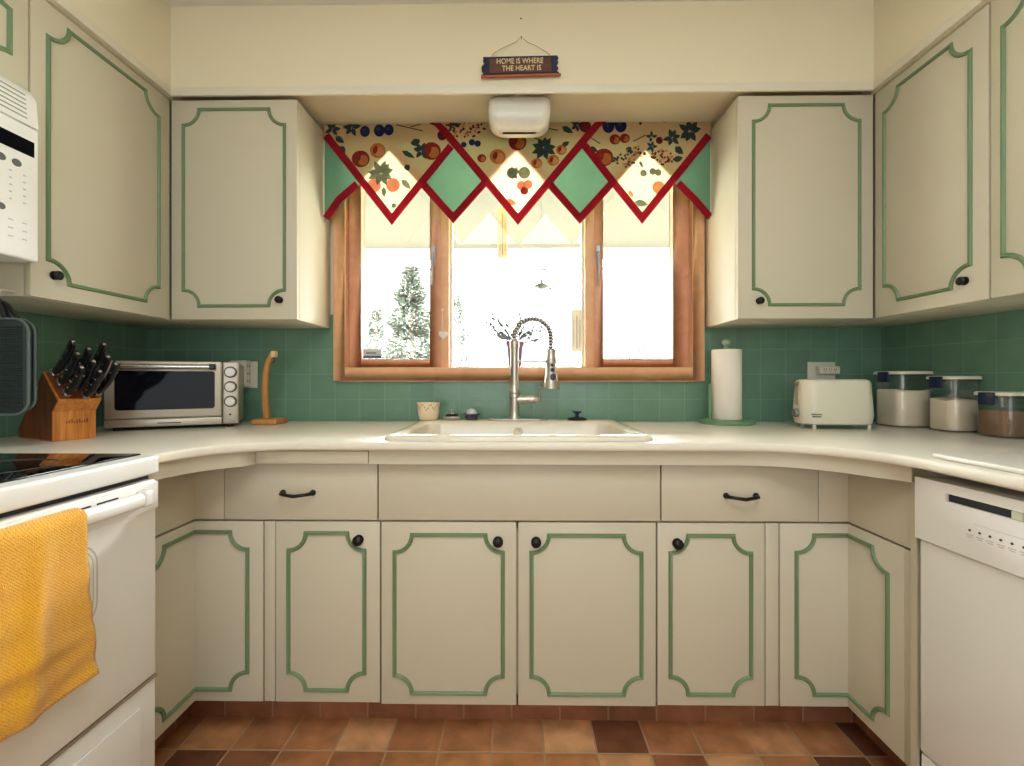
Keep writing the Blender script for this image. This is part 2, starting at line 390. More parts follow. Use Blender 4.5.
# left wall corner
YS = 1.18
t = thing('wall_cabinet', 'tall upper cabinet in the left corner beside the microwave', 'cabinet', (XUL - .15, YS, UB), group='upper cabinets')
mb = MB(); mb.box(XL + T + .001, XUL - DT, YS, YW - T - .001, UB, UT); mb.build('cabinet_body', PAINT, t, bevel=.0015)
mb = MB(); mb.box(XUL - DT + .0015, XUL, YS + .002, YU - .004, UB + .001, UT - .003); d = mb.build('door', PAINT, t, bevel=.002)
yl0, yl1 = onX(48, 200, XUL).y, onX(158.5, 200, XUL).y
moulding(notched(yl0, yl1, MZ0, MZ1, MR), lplane(XUL), d)
knob(d, onX(54, 275.5, XUL), (1, 0, 0), .013)
# over microwave
t = thing('wall_cabinet', 'short upper cabinet above the microwave with a green notched outline', 'cabinet', (XUL - .15, YS - .4, 1.83), group='upper cabinets')
mb = MB(); mb.box(XL + .001, XUL - DT, .40, YS - .001, 1.830, UT); mb.build('cabinet_body', PAINT, t, bevel=.0015)
for a, b in ((.402, .788), (.791, YS - .003)):
    mb = MB(); mb.box(XUL - DT + .0015, XUL, a, b, 1.832, UT - .003); d = mb.build('door', PAINT, t, bevel=.002)
    moulding(notched(a + .045, b - .045, 1.87, MZ1 - .01, .05), lplane(XUL), d)
# right wall corner
YR1 = 1.262
def rcab(label, y0, y1, yd1, body_y1):
    t = thing('wall_cabinet', label, 'cabinet', (XUR + .15, (y0 + y1) / 2, UB), group='upper cabinets')
    mb = MB(); mb.prism([(XUR + DT, y0, UB), (XR(y0) - .007, y0, UB), (XR(body_y1) - .007, body_y1, UB), (XUR + DT, body_y1, UB)], (0, 0, UT - UB)); mb.build('cabinet_body', PAINT, t, bevel=.0015)
    mb = MB(); mb.box(XUR, XUR + DT - .0015, y0 + .002, yd1, UB + .001, UT - .003); d = mb.build('door', PAINT, t, bevel=.002)
    return d
d = rcab('tall upper cabinet in the right corner above the flour canisters', YR1, YU, YU - .004, YW - T - .001)
yr1, yr0 = onX(884.5, 200, XUR).y, onX(970.5, 200, XUR).y
moulding(notched(yr0, yr1, MZ0, MZ1, MR), rplane(XUR), d)
knob(d, onX(965, 281, XUR), (-1, 0, 0), .013)
d = rcab('upper cabinet on the right wall cut off by the photo edge', .86, YR1 - .001, YR1 - .003, YR1 - .001)
moulding(notched(.905, onX(1003.5, 200, XUR).y, MZ0, MZ1, MR), rplane(XUR), d)
knob(d, (XUR, .895, 1.345), (-1, 0, 0), .013)

# ================================================================== BASE CABINETS
DZ0, DZ1 = .127, .668
DRZ0, DRZ1 = .674, .846
BMZ0, BMZ1, BR = .163, .634, .052
BTOP = .872
def bx(px): return xat(px, YB)
def base_foot(mb, x0, x1): mb.box(x0, x1, YK + .012, YW - .01, 0, DZ0)
# left drawer cabinet
x0, x1 = bx(263.5), bx(379)
t = thing('base_cabinet', 'narrow base cabinet left of the sink doors with a drawer above its door', 'cabinet', ((x0 + x1) / 2, YB + .2, 0), group='lower cabinets')
mb = MB(); mb.box(x0 + .001, x1 - .0005, YB + DT, YW - .01, DZ0, BTOP); base_foot(mb, x0 + .001, x1 - .001); mb.build('cabinet_body', PAINT_IN, t)
mb = MB(); mb.box(x0 + .002, bx(274.5), YB + .002, YB + DT, DZ0, DZ1); mb.build('stile', PAINT, t, bevel=.001)
mb = MB(); mb.box(bx(275.5), bx(379.7), YB, YB + DT - .001, DZ0, DZ1); d = mb.build('door', PAINT, t, bevel=.002)
moulding(notched(bx(288.5), bx(364.5), BMZ0, BMZ1, BR), fplane(YB), d); knob(d, onY(359, 539.5, YB), (0, -1, 0))
mb = MB(); mb.box(bx(224.5), bx(377.3), YB - .001, YB + DT - .001, DRZ0, DRZ1); d = mb.build('drawer', PAINT, t, bevel=.002)
def pull(parent, px0, px1, py):
    a, b = onY(px0, py, YB), onY(px1, py, YB); mb = MB(); y = YB - .001
    L = b.x - a.x; z = a.z
    mb.tube([(a.x + .004, y, z), (a.x + .006, y - .018, z), (a.x + .02, y - .026, z - .001), (a.x + L * .5, y - .03, z - .004), (b.x - .02, y - .026, z - .001), (b.x - .006, y - .018, z), (b.x - .004, y, z)], [.006, .0055, .0048, .0055, .0048, .0055, .006], 10)
    for s in (a.x + .004, b.x - .004): mb.lathe([(.009, 0), (.009, .003), (.006, .005), (.0001, .005)], (s, y, z), (0, -1, 0), 14)
    return mb.build('drawer_pull', BRONZE, parent, smooth=60)
pull(d, 282, 314.5, 492.5)
mb = MB(); mb.box(bx(262), bx(371.5), YB - .032, YB + .05, .8475, .8845); mb.build('pullout_board', PAINT, t, bevel=.002)
# sink cabinet
x0, x1 = bx(379), bx(657)
t = thing('sink_cabinet', 'wide base cabinet under the sink with two doors and a false front', 'cabinet', ((x0 + x1) / 2, YB + .2, 0), group='lower cabinets')
mb = MB(); mb.box(x0 + .0005, x0 + .016, YB + DT, YW - .01, DZ0, BTOP); mb.box(x1 - .016, x1 - .0005, YB + DT, YW - .01, DZ0, BTOP); mb.box(x0 + .016, x1 - .016, YB + DT, YW - .01, DZ0, DZ0 + .016)
mb.box(x0 + .016, x1 - .016, YB + DT, YB + DT + .004, DZ1 - .02, BTOP); mb.box(bx(510), bx(524), YB + DT, YB + DT + .004, DZ0, DZ1)
base_foot(mb, x0 + .001, x1 - .001); mb.build('cabinet_body', PAINT_IN, t)
for a, b, m0, m1, kp in ((381.3, 516.3, 394.5, 502.8, (498, 541)), (518.3, 655.8, 531.5, 641.5, (536, 541.5))):
    mb = MB(); mb.box(bx(a), bx(b), YB, YB + DT - .001, DZ0 - .004, DZ1); d = mb.build('door', PAINT, t, bevel=.002)
    moulding(notched(bx(m0), bx(m1), BMZ0 - .006, BMZ1 - .004, BR), fplane(YB), d); knob(d, onY(kp[0], kp[1], YB), (0, -1, 0))
mb = MB(); mb.box(bx(378.6), bx(660.2), YB - .001, YB + DT - .001, DRZ0, DRZ1); mb.build('false_front', PAINT, t, bevel=.002)
# right drawer cabinet
x0, x1 = bx(657), bx(779.5)
t = thing('base_cabinet', 'narrow base cabinet right of the sink doors with a drawer above its door', 'cabinet', ((x0 + x1) / 2, YB + .2, 0), group='lower cabinets')
mb = MB(); mb.box(x0 + .0005, x1 - .001, YB + DT, YW - .01, DZ0, BTOP); base_foot(mb, x0 + .001, x1 - .001); mb.build('cabinet_body', PAINT_IN, t)
mb = MB(); mb.box(bx(657.6), bx(764.8), YB, YB + DT - .001, DZ0, DZ1); d = mb.build('door', PAINT, t, bevel=.002)
moulding(notched(bx(670.5), bx(751), BMZ0 - .003, BMZ1 - .003, BR), fplane(YB), d); knob(d, onY(677, 543, YB), (0, -1, 0))
mb = MB(); mb.box(bx(766), bx(779), YB + .002, YB + DT, DZ0, DZ1); mb.build('stile', PAINT, t, bevel=.001)
mb = MB(); mb.box(bx(661.5), bx(818), YB - .001, YB + DT - .001, DRZ0, DRZ1); d = mb.build('drawer', PAINT, t, bevel=.002)
pull(d, 724.5, 757, 495.5)
# corner cabinets with L-shaped doors
def prismZ(pts, z0, z1):
    mb = MB(); mb.prism([(p[0], p[1], z0) for p in pts], (0, 0, z1 - z0)); return mb
xr = bx(263.5)
YC = 1.09
t = thing('corner_cabinet', 'left corner base cabinet with an angled door beside the range', 'cabinet', (XBL - .3, YB + .2, 0), group='lower cabinets')
mb = prismZ([(XL + .001, YC + .002), (XBL - DT, YC + .002), (XBL - DT, YB + DT), (xr - .001, YB + DT), (xr - .001, YW - .01), (XL + .001, YW - .01)], DZ0, BTOP)
mb.box(XL + .001, XBL - .112, YC + .002, YW - .01, 0, DZ0); mb.box(XBL - .112, xr - .001, YK + .012, YW - .01, 0, DZ0); mb.build('cabinet_body', PAINT_IN, t)
DY = 1.165
mb = prismZ([(XBL - DT + .001, DY), (XBL, DY), (XBL, YB), (xr - .002, YB), (xr - .002, YB + DT - .001), (XBL - DT + .001, YB + DT - .001)], DZ0, DZ1); d = mb.build('door', PAINT, t, bevel=.0015)
mapL = lambda u, v, n, u0: Vector((XBL + n, YB - n, v)) if abs(u0) < 1e-9 else (Vector((XBL + n, YB + u, v)) if u0 < 0 else Vector((XBL + u, YB - n, v)))
moulding(notched(-(YB - DY) + .022, bx(247.5) - XBL, BMZ0, BMZ1 + .002, BR, bend=0.0), mapL, d)
mb = MB(); mb.box(XBL - DT + .001, XBL - .001, YC + .003, DY - .002, DZ0, DZ1); mb.build('stile', PAINT, t, bevel=.001)
mb = prismZ([(XBL - DT + .001, YC + .003), (XBL, YC + .003), (XBL, YB), (bx(223.8), YB), (bx(223.8), YB + DT - .001), (XBL - DT + .001, YB + DT - .001)], DRZ0, DRZ1 + .0); mb.build('fixed_panel', PAINT, t, bevel=.001)
xl = bx(779.5)
YC = 1.118
t = thing('corner_cabinet', 'right corner base cabinet with an angled door beside the dishwasher', 'cabinet', (XBR + .3, YB + .2, 0), group='lower cabinets')
mb = prismZ([(XR(YC) - .008, YC + .002), (XR(YW) - .008, YW - .01), (xl + .001, YW - .01), (xl + .001, YB + DT), (XBR + DT, YB + DT), (XBR + DT, YC + .002)], DZ0, BTOP)
mb.box(XBR + .112, XR0 - .01, YC + .002, YW - .01, 0, DZ0); mb.box(xl + .001, XBR + .112, YK + .012, YW - .01, 0, DZ0); mb.build('cabinet_body', PAINT_IN, t)
mb = prismZ([(XBR + DT - .001, DY), (XBR, DY), (XBR, YB), (xl + .002, YB), (xl + .002, YB + DT - .001), (XBR + DT - .001, YB + DT - .001)], DZ0, DZ1); d = mb.build('door', PAINT, t, bevel=.0015)
mapR = lambda u, v, n, u0: Vector((XBR - n, YB - n, v)) if abs(u0) < 1e-9 else (Vector((XBR + u, YB - n, v)) if u0 < 0 else Vector((XBR - n, YB - u, v)))
yrm = onX(888, 600, XBR).y
moulding(notched(bx(796.5) - XBR, YB - yrm, BMZ0, BMZ1, BR, bend=0.0), mapR, d)
mb = MB(); mb.box(XBR + .001, XBR + DT - .001, YC + .003, DY - .002, DZ0, DZ1); mb.build('stile', PAINT, t, bevel=.001)
mb = prismZ([(XBR + DT - .001, YC + .003), (XBR, YC + .003), (XBR, YB), (bx(818.8), YB), (bx(818.8), YB + DT - .001), (XBR + DT - .001, YB + DT - .001)], DRZ0, DRZ1); mb.build('fixed_panel', PAINT, t, bevel=.001)
mb = MB(); mb.box(XBR - .006, XBR + DT - .002, YC + .003, YC + .02, 0.0, .858); mb.build('filler_strip', PAINT, t)

# ================================================================== COUNTERTOP
YRG = 1.085        # far edge of the range
def arcpts(cx, cy, rx, ry, a0, a1, n=16):
    return [(cx + rx * math.cos(math.radians(a0 + (a1 - a0) * i / n)), cy + ry * math.sin(math.radians(a0 + (a1 - a0) * i / n))) for i in range(n + 1)]
YF = 1.305
def counter_outline(d):
    pts = [(XL + T + .001, YRG + .005)]
    pts += [(p[0], p[1]) for p in reversed(arcpts(-.655, YRG + .005, .22 + d, .22 - (.0) + d, 90, 180))]
    pts += arcpts(.64, 1.02, .285 + d, .285 + d, 90, 0)
    pts += [(.925 + d, .47), (XR(.47) - T - .001, .47), (XR(YW) - T - .001, YW - T - .001), (XL + T + .001, YW - T - .001)]
    return pts
SX0, SX1, SYF, SYB = onZ(381, 441.5, CT).x, onZ(655, 441.5, CT).x, 1.335, 1.885
wt = thing('countertop', 'pale cream U-shaped worktop with curved inner corners', 'countertop', (0, 1.6, .89))
def counter_mesh():
    bm = bmesh.new()
    def loop(pts):
        vs = [bm.verts.new((x, y, CT)) for x, y in pts]
        return [bm.edges.new((vs[i], vs[(i + 1) % len(vs)])) for i in range(len(vs))]
    es = loop(counter_outline(0)); es += loop([(SX0 + .025, SYF + .025), (SX1 - .025, SYF + .025), (SX1 - .045, SYB - .02), (SX0 + .045, SYB - .02)])
    bmesh.ops.triangle_fill(bm, use_beauty=True, use_dissolve=False, edges=es)
    r = bmesh.ops.extrude_face_region(bm, geom=bm.faces[:])
    bmesh.ops.translate(bm, vec=(0, 0, -.026), verts=[v for v in r['geom'] if isinstance(v, bmesh.types.BMVert)])
    mb = MB(); mb.bm.free(); mb.bm = bm; return mb
counter_mesh().build('worktop', COUNTER, wt, bevel=.009, seg=3, smooth=50)
# curved apron under the counter edge
mb = MB()
def apron(path, thick=.016):
    n = len(path); rings = []
    for i, p in enumerate(path):
        a = Vector(path[max(i - 1, 0)]); b = Vector(path[min(i + 1, n - 1)]); t_ = (b - a).normalized(); nr = Vector((-t_.y, t_.x))
        p = Vector(p); q = p + nr * thick
        rings.append([(p.x, p.y, .846), (q.x, q.y, .846), (q.x, q.y, .8875), (p.x, p.y, .8875)])
    mb.rings(rings)
pl = [(p[0], p[1]) for p in reversed(arcpts(-.655, YRG + .005, .22 + .022, .22 + .022, 90, 178))]
pl[-1] = (bx(261), pl[-1][1]) if bx(261) > -.655 else pl[-1]
ay = YRG + .005 + .242
cut0, cut1 = bx(261.3), bx(372)
pr = arcpts(.64, 1.02, .285 + .022, .285 + .022, 90, 0)
pl2 = [p for p in pl if p[0] < cut0 - .004] + [(cut0, ay)]
apron(pl2)
apron([(cut1, ay)] + [p for p in pr if p[1] > 1.16] + [(.930, 1.15), (.953, 1.1165)])
mb.build('apron', PAINT, wt, smooth=45)

# ---- sink
sk = thing('kitchen_sink', 'cream drop-in sink with a wide rim set below the window', 'sink', (0, 1.6, .93))
ZR = .931
def lerp_ring(pts, z): return [(x, y, z) for x, y in pts]
outer0 = rrect(SX0, SX1, SYF, SYB, .03); outer1 = rrect(SX0 + .006, SX1 - .006, SYF + .006, SYB - .006, .027)
outer2 = rrect(SX0 + .018, SX1 - .018, SYF + .016, SYB - .014, .022)
bxs0, bxs1, by0, by1 = SX0 + .05, SX1 - .05, SYF + .045, SYB - .115
rings = [lerp_ring(outer0, CT + .0005), lerp_ring(outer0, CT + .006), lerp_ring(outer1, ZR - .003), lerp_ring(outer2, ZR),
         lerp_ring(rrect(bxs0 - .012, bxs1 + .012, by0 - .01, by1 + .012, .06), ZR - .002), lerp_ring(rrect(bxs0, bxs1, by0, by1, .055), ZR - .012),
         lerp_ring(rrect(bxs0 + .012, bxs1 - .012, by0 + .01, by1 - .01, .05), ZR - .16), lerp_ring(rrect(bxs0 + .04, bxs1 - .04, by0 + .035, by1 - .035, .04), ZR - .19)]
mb = MB(); mb.rings(rings, cap0=False); mb.build('basin', SINKM, sk, smooth=60)
cx = (SX0 + SX1) / 2
mb = MB(); mb.prism([(cx - .035, by0 + .008, ZR - .188), (cx + .035, by0 + .008, ZR - .188), (cx + .016, by0 + .008, ZR - .022), (cx - .016, by0 + .008, ZR - .022)], (0, by1 - by0 - .016, 0)); mb.build('bowl_divider', SINKM, sk, bevel=.01, seg=3)
for s in (-.19, .19): MB().lathe([(.04, 0), (.04, .004), (.03, .005), (.0001, .002)], (cx + s, (by0 + by1) / 2, ZR - .1895), (0, 0, 1), 20).build('drain', CHROME, sk)

# ---- faucet
FY = 1.835
def fp(px, py): return onY(px, py, FY)
fx = fp(514.5, 400).x
fb = thing('faucet', 'tall brushed nickel spring-neck faucet with pull-down sprayer', 'faucet', (fx, FY, ZR))
mb = MB(); mb.rings([[(x, y, z) for x, y in rrect(fp(487, 417).x, fp(545, 417).x, FY - .028, FY + .024, .025)] for z in (ZR - .0005, ZR + .005)]); mb.build('deck_plate', NICKEL, fb, bevel=.0015)
zc1 = fp(514, 341).z
mb = MB(); mb.lathe([(.024, ZR + .005), (.024, ZR + .012), (.0185, ZR + .018), (.0185, 1.02), (.0215, 1.022), (.0215, 1.028), (.0185, 1.031), (.0185, 1.038), (.0215, 1.04), (.0215, 1.046), (.0175, 1.05), (.0165, 1.10), (.0165, zc1 - .03), (.019, zc1 - .028), (.019, zc1), (.011, zc1 + .004), (.0001, zc1 + .004)], (fx, FY, 0), (0, 0, 1), 24); mb.build('column', NICKEL, fb, smooth=50)
hx = fp(551, 360).x; R = (hx - fx) / 2; mx = (hx + fx) / 2; ztop = fp(533, 317.5).z; zc_ = ztop - .006 - R
path = [(fx, FY, zc1 + (zc_ - zc1) * i / 4) for i in range(5)] + [(mx - R * math.cos(PI * i / 24), FY, zc_ + R * math.sin(PI * i / 24)) for i in range(1, 25)]
zsp = fp(551, 351).z
path += [(hx, FY, zc_ + (zsp - zc_) * i / 4) for i in range(1, 5)]
mb = MB(); mb.tube(path, .0075, 10); hose = mb.build('hose', GREYBTN, fb, smooth=60)
# helix along the path
P = [Vector(p) for p in path]; seglen = [0]
for i in range(1, len(P)): seglen.append(seglen[-1] + (P[i] - P[i - 1]).length)
hel = []; turns = 24; N_ = turns * 12
for k in range(N_ + 1):
    s = seglen[-1] * k / N_; i = 1
    while i < len(P) - 1 and seglen[i] < s: i += 1
    f = (s - seglen[i - 1]) / max(1e-9, seglen[i] - seglen[i - 1]); p = P[i - 1].lerp(P[i], f)
    t0 = (P[min(i + 1, len(P) - 1)] - P[max(i - 2, 0)]).normalized(); u = Vector((0, 1, 0)); w = t0.cross(u).normalized()
    a = 2 * PI * k / 12; hel.append(p + (u * math.cos(a) + w * math.sin(a)) * .0130)
mb = MB(); mb.tube(hel, .0027, 6); mb.build('spring', CHROME, fb, smooth=60)
zb = fp(551, 388.5).z; ztp = fp(551, 349).z
mb = MB(); hh = ztp - zb
mb.lathe([(.014, ztp), (.019, ztp - .004), (.019, ztp - .03), (.022, ztp - .034), (.022, ztp - .056), (.0185, ztp - .064), (.020, ztp - .08), (.028, zb + .03), (.036, zb + .006), (.036, zb), (.026, zb), (.0001, zb + .001)][::1], (hx, FY, 0), (0, 0, 1), 24); sp = mb.build('spray_head', NICKEL, fb, smooth=50)
for r_, dx, dy, dz, sl_ in ((.008, .004, -.020, -.085, .25), (.013, .006, -.024, -.113, .25), (.006, .003, -.018, -.066, .1)):
    MB().lathe([(.0001, 0), (r_, 0), (r_, .006), (.0001, .008)], (hx + dx, FY + dy, ztp + dz), (0, -1, sl_), 16).build('spray_button', NAVY, sp, smooth=60)
za = fp(530, 361.5).z
mb = MB(); mb.tube([(fx + .014, FY, za), (hx - .02, FY, za)], .0045, 10); mb.lathe([(.0235, za - .006), (.0235, za + .006)], (hx, FY, 0), (0, 0, 1), 20); mb.build('holder_arm', NICKEL, fb, smooth=60)
zv = fp(530, 399.5).z; vx = fp(540, 399).x
mb = MB(); mb.lathe([(.016, 0), (.016, .05), (.0185, .051), (.0185, .065), (.015, .066), (.0145, .085), (.009, .09), (.0001, .091)], (fx + .01, FY, zv), (1, 0, 0), 20); v = mb.build('valve_body', NICKEL, fb, smooth=50)
mb = MB(); x = fx + .01 + .086
mb.tube([(x + .002, FY, zv - .012), (x + .006, FY, zv + .0), (x + .006, FY - .004, zv + .03), (x + .007, FY - .008, zv + .048)], [.0045, .005, .0045, .007], 10); mb.build('lever', NICKEL, v, smooth=60)

# ---- little things on the sink rim
px = onY(428.5, 411, 1.845)
t = thing('sugar_cup', 'small cream cup with a painted berry border on the sink rim', 'cup', (px.x, 1.845, ZR))
CUP = mat('cup_glaze', (240, 220, 186), 0.2)
mb = MB(); mb.lathe([(.0001, 0), (.034, 0), (.0385, .004), (.043, .03), (.046, .062), (.0475, .068), (.0445, .068), (.042, .06), (.038, .015), (.0001, .008)], (px.x, 1.845, ZR + .0005), (0, 0, 1), 32); mb.build('cup_body', CUP, t, smooth=60)
mb = MB(); BER = [mat('berry_red', (150, 60, 40), .5), mat('leaf_olive', (96, 90, 50), .5)]
for k in range(44):
    a = 2 * PI * k / 44; z = .054 + .009 * math.sin(a * 9) + .003 * random.uniform(-1, 1); r = .0432 + (z - .03) / .032 * .003 + .0004
    mb.lathe([(.0026, 0), (.0018, .0006), (.0001, .0008)], (px.x + r * math.cos(a), 1.845 + r * math.sin(a), ZR + z), (math.cos(a), math.sin(a), -.1), 6, mi=k % 2)
mb.build('painted_border', BER, t)
px = onY(452, 415, 1.845)
t = thing('sink_strainer', 'chrome basket strainer with an upright post beside the cream cup', 'strainer', (px.x, 1.845, ZR))
mb = MB(); mb.lathe([(.0001, 0), (.026, 0), (.037, .006), (.039, .014), (.033, .016), (.02, .017), (.0001, .017)], (px.x, 1.845, ZR + .0005), (0, 0, 1), 24); mb.build('basket', CHROME, t, smooth=50)
mb = MB(); mb.lathe([(.024, .017), (.025, .021), (.0001, .024)], (px.x, 1.845, ZR + .0005), (0, 0, 1), 20); mb.build('rubber_seal', BLACKM, t, smooth=50)
mb = MB(); mb.lathe([(.014, .024), (.014, .026), (.0035, .027), (.0035, .05), (.0045, .051), (.0001, .053)], (px.x, 1.845, ZR + .0005), (0, 0, 1), 16); mb.build('post', CHROME, t, smooth=50)
px = onY(471.5, 415, 1.845)
t = thing('sink_strainer', 'dark sink strainer with a pale dome knob beside the faucet plate', 'strainer', (px.x, 1.845, ZR))
mb = MB(); mb.lathe([(.0001, 0), (.024, 0), (.026, .016), (.032, .018), (.036, .021), (.034, .024), (.0001, .024)], (px.x, 1.845, ZR + .0005), (0, 0, 1), 24); mb.build('basket', mat('dark_grey_metal', (80, 78, 86), .35, .6), t, smooth=50)
mb = MB(); mb.lathe([(.021, .0243), (.0205, .030), (.016, .039), (.008, .044), (.0001, .045)], (px.x, 1.845, ZR + .0005), (0, 0, 1), 24); mb.build('dome_knob', mat('dome_grey', (196, 198, 200), .3), t, smooth=60)
px = onY(577, 415, 1.845)
t = thing('sink_stopper', 'black rubber sink stopper with a spool knob right of the faucet', 'stopper', (px.x, 1.845, ZR))
mb = MB(); mb.lathe([(.0001, 0), (.038, 0), (.039, .004), (.03, .008), (.0001, .009)], (px.x, 1.845, ZR + .0005), (0, 0, 1), 24); mb.build('disc', BLACKM, t, smooth=50)
mb = MB(); mb.lathe([(.014, .0092), (.009, .012), (.007, .02), (.009, .026), (.018, .029), (.018, .034), (.0001, .035)], (px.x, 1.845, ZR + .0005), (0, 0, 1), 20); mb.build('spool_knob', NAVY, t, smooth=50)

# ================================================================== RANGE
rg = thing('range', 'white electric range with black glass cooktop and oven door', 'range', (XL + .38, .71, 0))
RY0, RY1, RXF = .325, YRG, -.866
mb = MB(); mb.box(XL + .012, RXF - .035, RY0 + .003, RY1 - .003, .0, .8705); mb.build('range_body', WHITE, rg, bevel=.003)
mb = MB(); quadt = [(XL + .012, RY0), (RXF, RY0), (RXF, RY1), (XL + .012, RY1)]
mb.box(XL + .012, RXF + .006, RY0, RY1, .871, .9145); mb.build('cooktop_frame', WHITE, rg, bevel=.007, seg=3)
mb = MB(); mb.box(XL + .05, RXF - .035, RY0 + .012, RY1 - .006, .9135, .9185); ct = mb.build('cooktop_glass', GLASSBLK, rg, bevel=.002)
BURN = mat('burner_print', (70, 70, 72), .3)
for cxx, cyy, r in ((-1.06, .9, .1), (-1.06, .5, .09), (-1.36, .88, .08), (-1.36, .52, .1)):
    for q in (r,): MB().tube([(cxx + q * math.cos(a), cyy + q * math.sin(a), .9186) for a in [2 * PI * i / 40 for i in range(40)]], .0012, 4, closed=True).build('burner_ring', BURN, ct)
mb = MB(); mb.box(RXF - .034, RXF - .02, RY0 + .01, RY1 - .004, .850, .8705); mb.build('vent_gap', BLACKM, rg)
dr = None
mb = MB(); mb.box(RXF - .034, RXF, RY0 + .003, RY1 - .003, .392, .858); dr = mb.build('oven_door', WHITE, rg, bevel=.006, seg=3)
# upper handle panel of the door, slightly proud, and its slots
mb = MB(); mb.box(RXF + .0002, RXF + .006, RY0 + .005, RY1 - .005, .790, .853); mb.build('handle_panel', WHITE, dr, bevel=.002)
mb = MB()
for k in range(11):
    y = RY1 - .115 - k * .063
    if y - .05 < RY0 + .02: break
    MB().box(RXF + .0058, RXF + .0066, y - .05, y, .8385, .842).build('vent_slot', BLACKM, dr)
HZ = .826
mb = MB()
ring = [(RXF + .023 + .012 * math.cos(a), 0, HZ + .017 * math.sin(a)) for a in [2 * PI * i / 16 for i in range(16)]]
mb.rings([[(x, y, z) for x, _, z in ring] for y in (RY0 + .06, RY1 - .078)]); hb = mb.build('handle_bar', WHITE, dr, smooth=50)
mb = MB()
for y0, y1 in ((RY1 - .076, RY1 - .048), (RY0 + .03, RY0 + .06)): MB().box(RXF + .0062, RXF + .033, y0, y1, HZ - .019, HZ + .019).build('handle_bracket', WHITE, hb, bevel=.008, seg=3)
# oven window
wy1, wy0, wz0, wz1 = .928, .482, .592, .768
def flat_ring(x, a, b, r): # frame ring between insets a,b
    pass
GW = mat('oven_window_mesh', (120, 118, 112), 0.25)
GL = mat('oven_window_line', (196, 192, 182), 0.35)
for ins, xx, mm, nm in ((0, .0008, GL, 'window_border'), (.004, .0012, WHITE, 'window_border'), (.010, .0016, GL, 'window_border'), (.013, .002, WHITE, 'window_border'), (.019, .0024, GL, 'window_border'), (.022, .0028, GW, 'oven_window')):
    mb = MB(); mb.prism([(RXF + .0002, y, z) for y, z in rrect(wy0 + ins, wy1 - ins, wz0 + ins, wz1 - ins, .05 - ins)], (xx, 0, 0)); mb.build(nm, mm, dr, smooth=20)
mb = MB(); mb.box(RXF - .034, RXF - .002, RY0 + .003, RY1 - .003, .06, .385); sd = mb.build('storage_drawer', WHITE, rg, bevel=.005)
mb = MB(); mb.box(RXF - .0018, RXF + .004, RY0 + .05, RY1 - .05, .085, .345); mb.build('drawer_panel', WHITE, sd, bevel=.004)
mb = MB(); mb.box(RXF - .034, RXF + .002, RY0 + .004, RY1 - .003, .3862, .391); mb.build('seam_strip', mat('warm_grey_strip', (150, 138, 118), .5), rg)

# ---- towel on the handle
def towel_mat():
    m, nt, b, o = new_mat('yellow_terry'); N, L = nt.nodes, nt.links
    tc = N.new('ShaderNodeTexCoord'); n = N.new('ShaderNodeTexNoise'); n.inputs['Scale'].default_value = 260; n.inputs['Detail'].default_value = 2
    w = N.new('ShaderNodeTexWave'); w.wave_type = 'BANDS'; w.bands_direction = 'DIAGONAL'; w.inputs['Scale'].default_value = 110; w.inputs['Distortion'].default_value = 6; w.inputs['Detail Scale'].default_value = 4
    L.new(tc.outputs['Object'], n.inputs[0]); L.new(tc.outputs['Object'], w.inputs[0])
    a = N.new('ShaderNodeMath'); a.operation = 'ADD'; L.new(n.outputs['Fac'], a.inputs[0]); L.new(w.outputs['Fac'], a.inputs[1])
    bp = N.new('ShaderNodeBump'); bp.inputs['Strength'].default_value = .55; bp.inputs['Distance'].default_value = .003; L.new(a.outputs[0], bp.inputs['Height']); L.new(bp.outputs[0], b.inputs['Normal'])
    rp = N.new('ShaderNodeValToRGB'); rp.color_ramp.elements[0].position = .3; rp.color_ramp.elements[1].position = 1.3 if False else 1.0
    rp.color_ramp.elements[0].color = col(234, 142, 4); rp.color_ramp.elements[1].color = col(253, 192, 40)
    L.new(a.outputs[0], rp.inputs[0]); L.new(rp.outputs[0], b.inputs['Base Color'])
    b.inputs['Roughness'].default_value = .95; sin_(b, 'Specular IOR Level', .1); sin_(b, 'Sheen Weight', .5)
    return m
TOWEL = towel_mat()
mb = MB(); NU, NV = 60, 70
tx = RXF + .023
def towel_pt(u, v):      # u across (0 near .. 1 far), v along from back hem over bar to front hem
    Lb, Lf = .16, .332
    s = -Lb + (Lb + Lf) * v
    rr = .0175
    hang = max(0, s) / Lf
    y = (.464 + u * .400) + hang * (.022 * (u - .3)) + .006 * math.sin(3 * hang + u * 4)
    if abs(s) < rr * PI / 2:
        a = s / rr; x = tx + (rr + .002) * math.sin(a); z = HZ + .004 + (rr + .002) * math.cos(a)
    elif s > 0:
        x = tx + rr + .002; z = HZ + .004 - (s - rr * PI / 2)
        x += hang * .010 * (0.5 + 0.5 * math.sin(u * 11 + 1.2 * hang)) + .020 * min(1, hang * 1.6) * math.exp(-((u - .80 + .1 * hang) / .05) ** 2) * (1 - .5 * hang) - .004 * hang
        x += .008 * math.exp(-((hang - .72) / .05) ** 2) * math.exp(-((u - .85) / .2) ** 2) + .003 * math.sin(30 * hang + 9 * u) * hang
        z += .008 * math.sin(u * 5 + .5) * hang
    else:
        x = tx - rr - .0005; z = HZ + .004 - (-s - rr * PI / 2)
    return Vector((x, y, z))
mb.rings([[towel_pt(i / NU, j / NV) for i in range(NU + 1)] for j in range(NV + 1)], wrap=False)
tw = mb.build('dish_towel', TOWEL, smooth=80); tag(tw, 'yellow terry dish towel draped over the oven door handle', 'towel')
sm = tw.modifiers.new('thick', 'SOLIDIFY'); sm.thickness = .004; sm.offset = 0

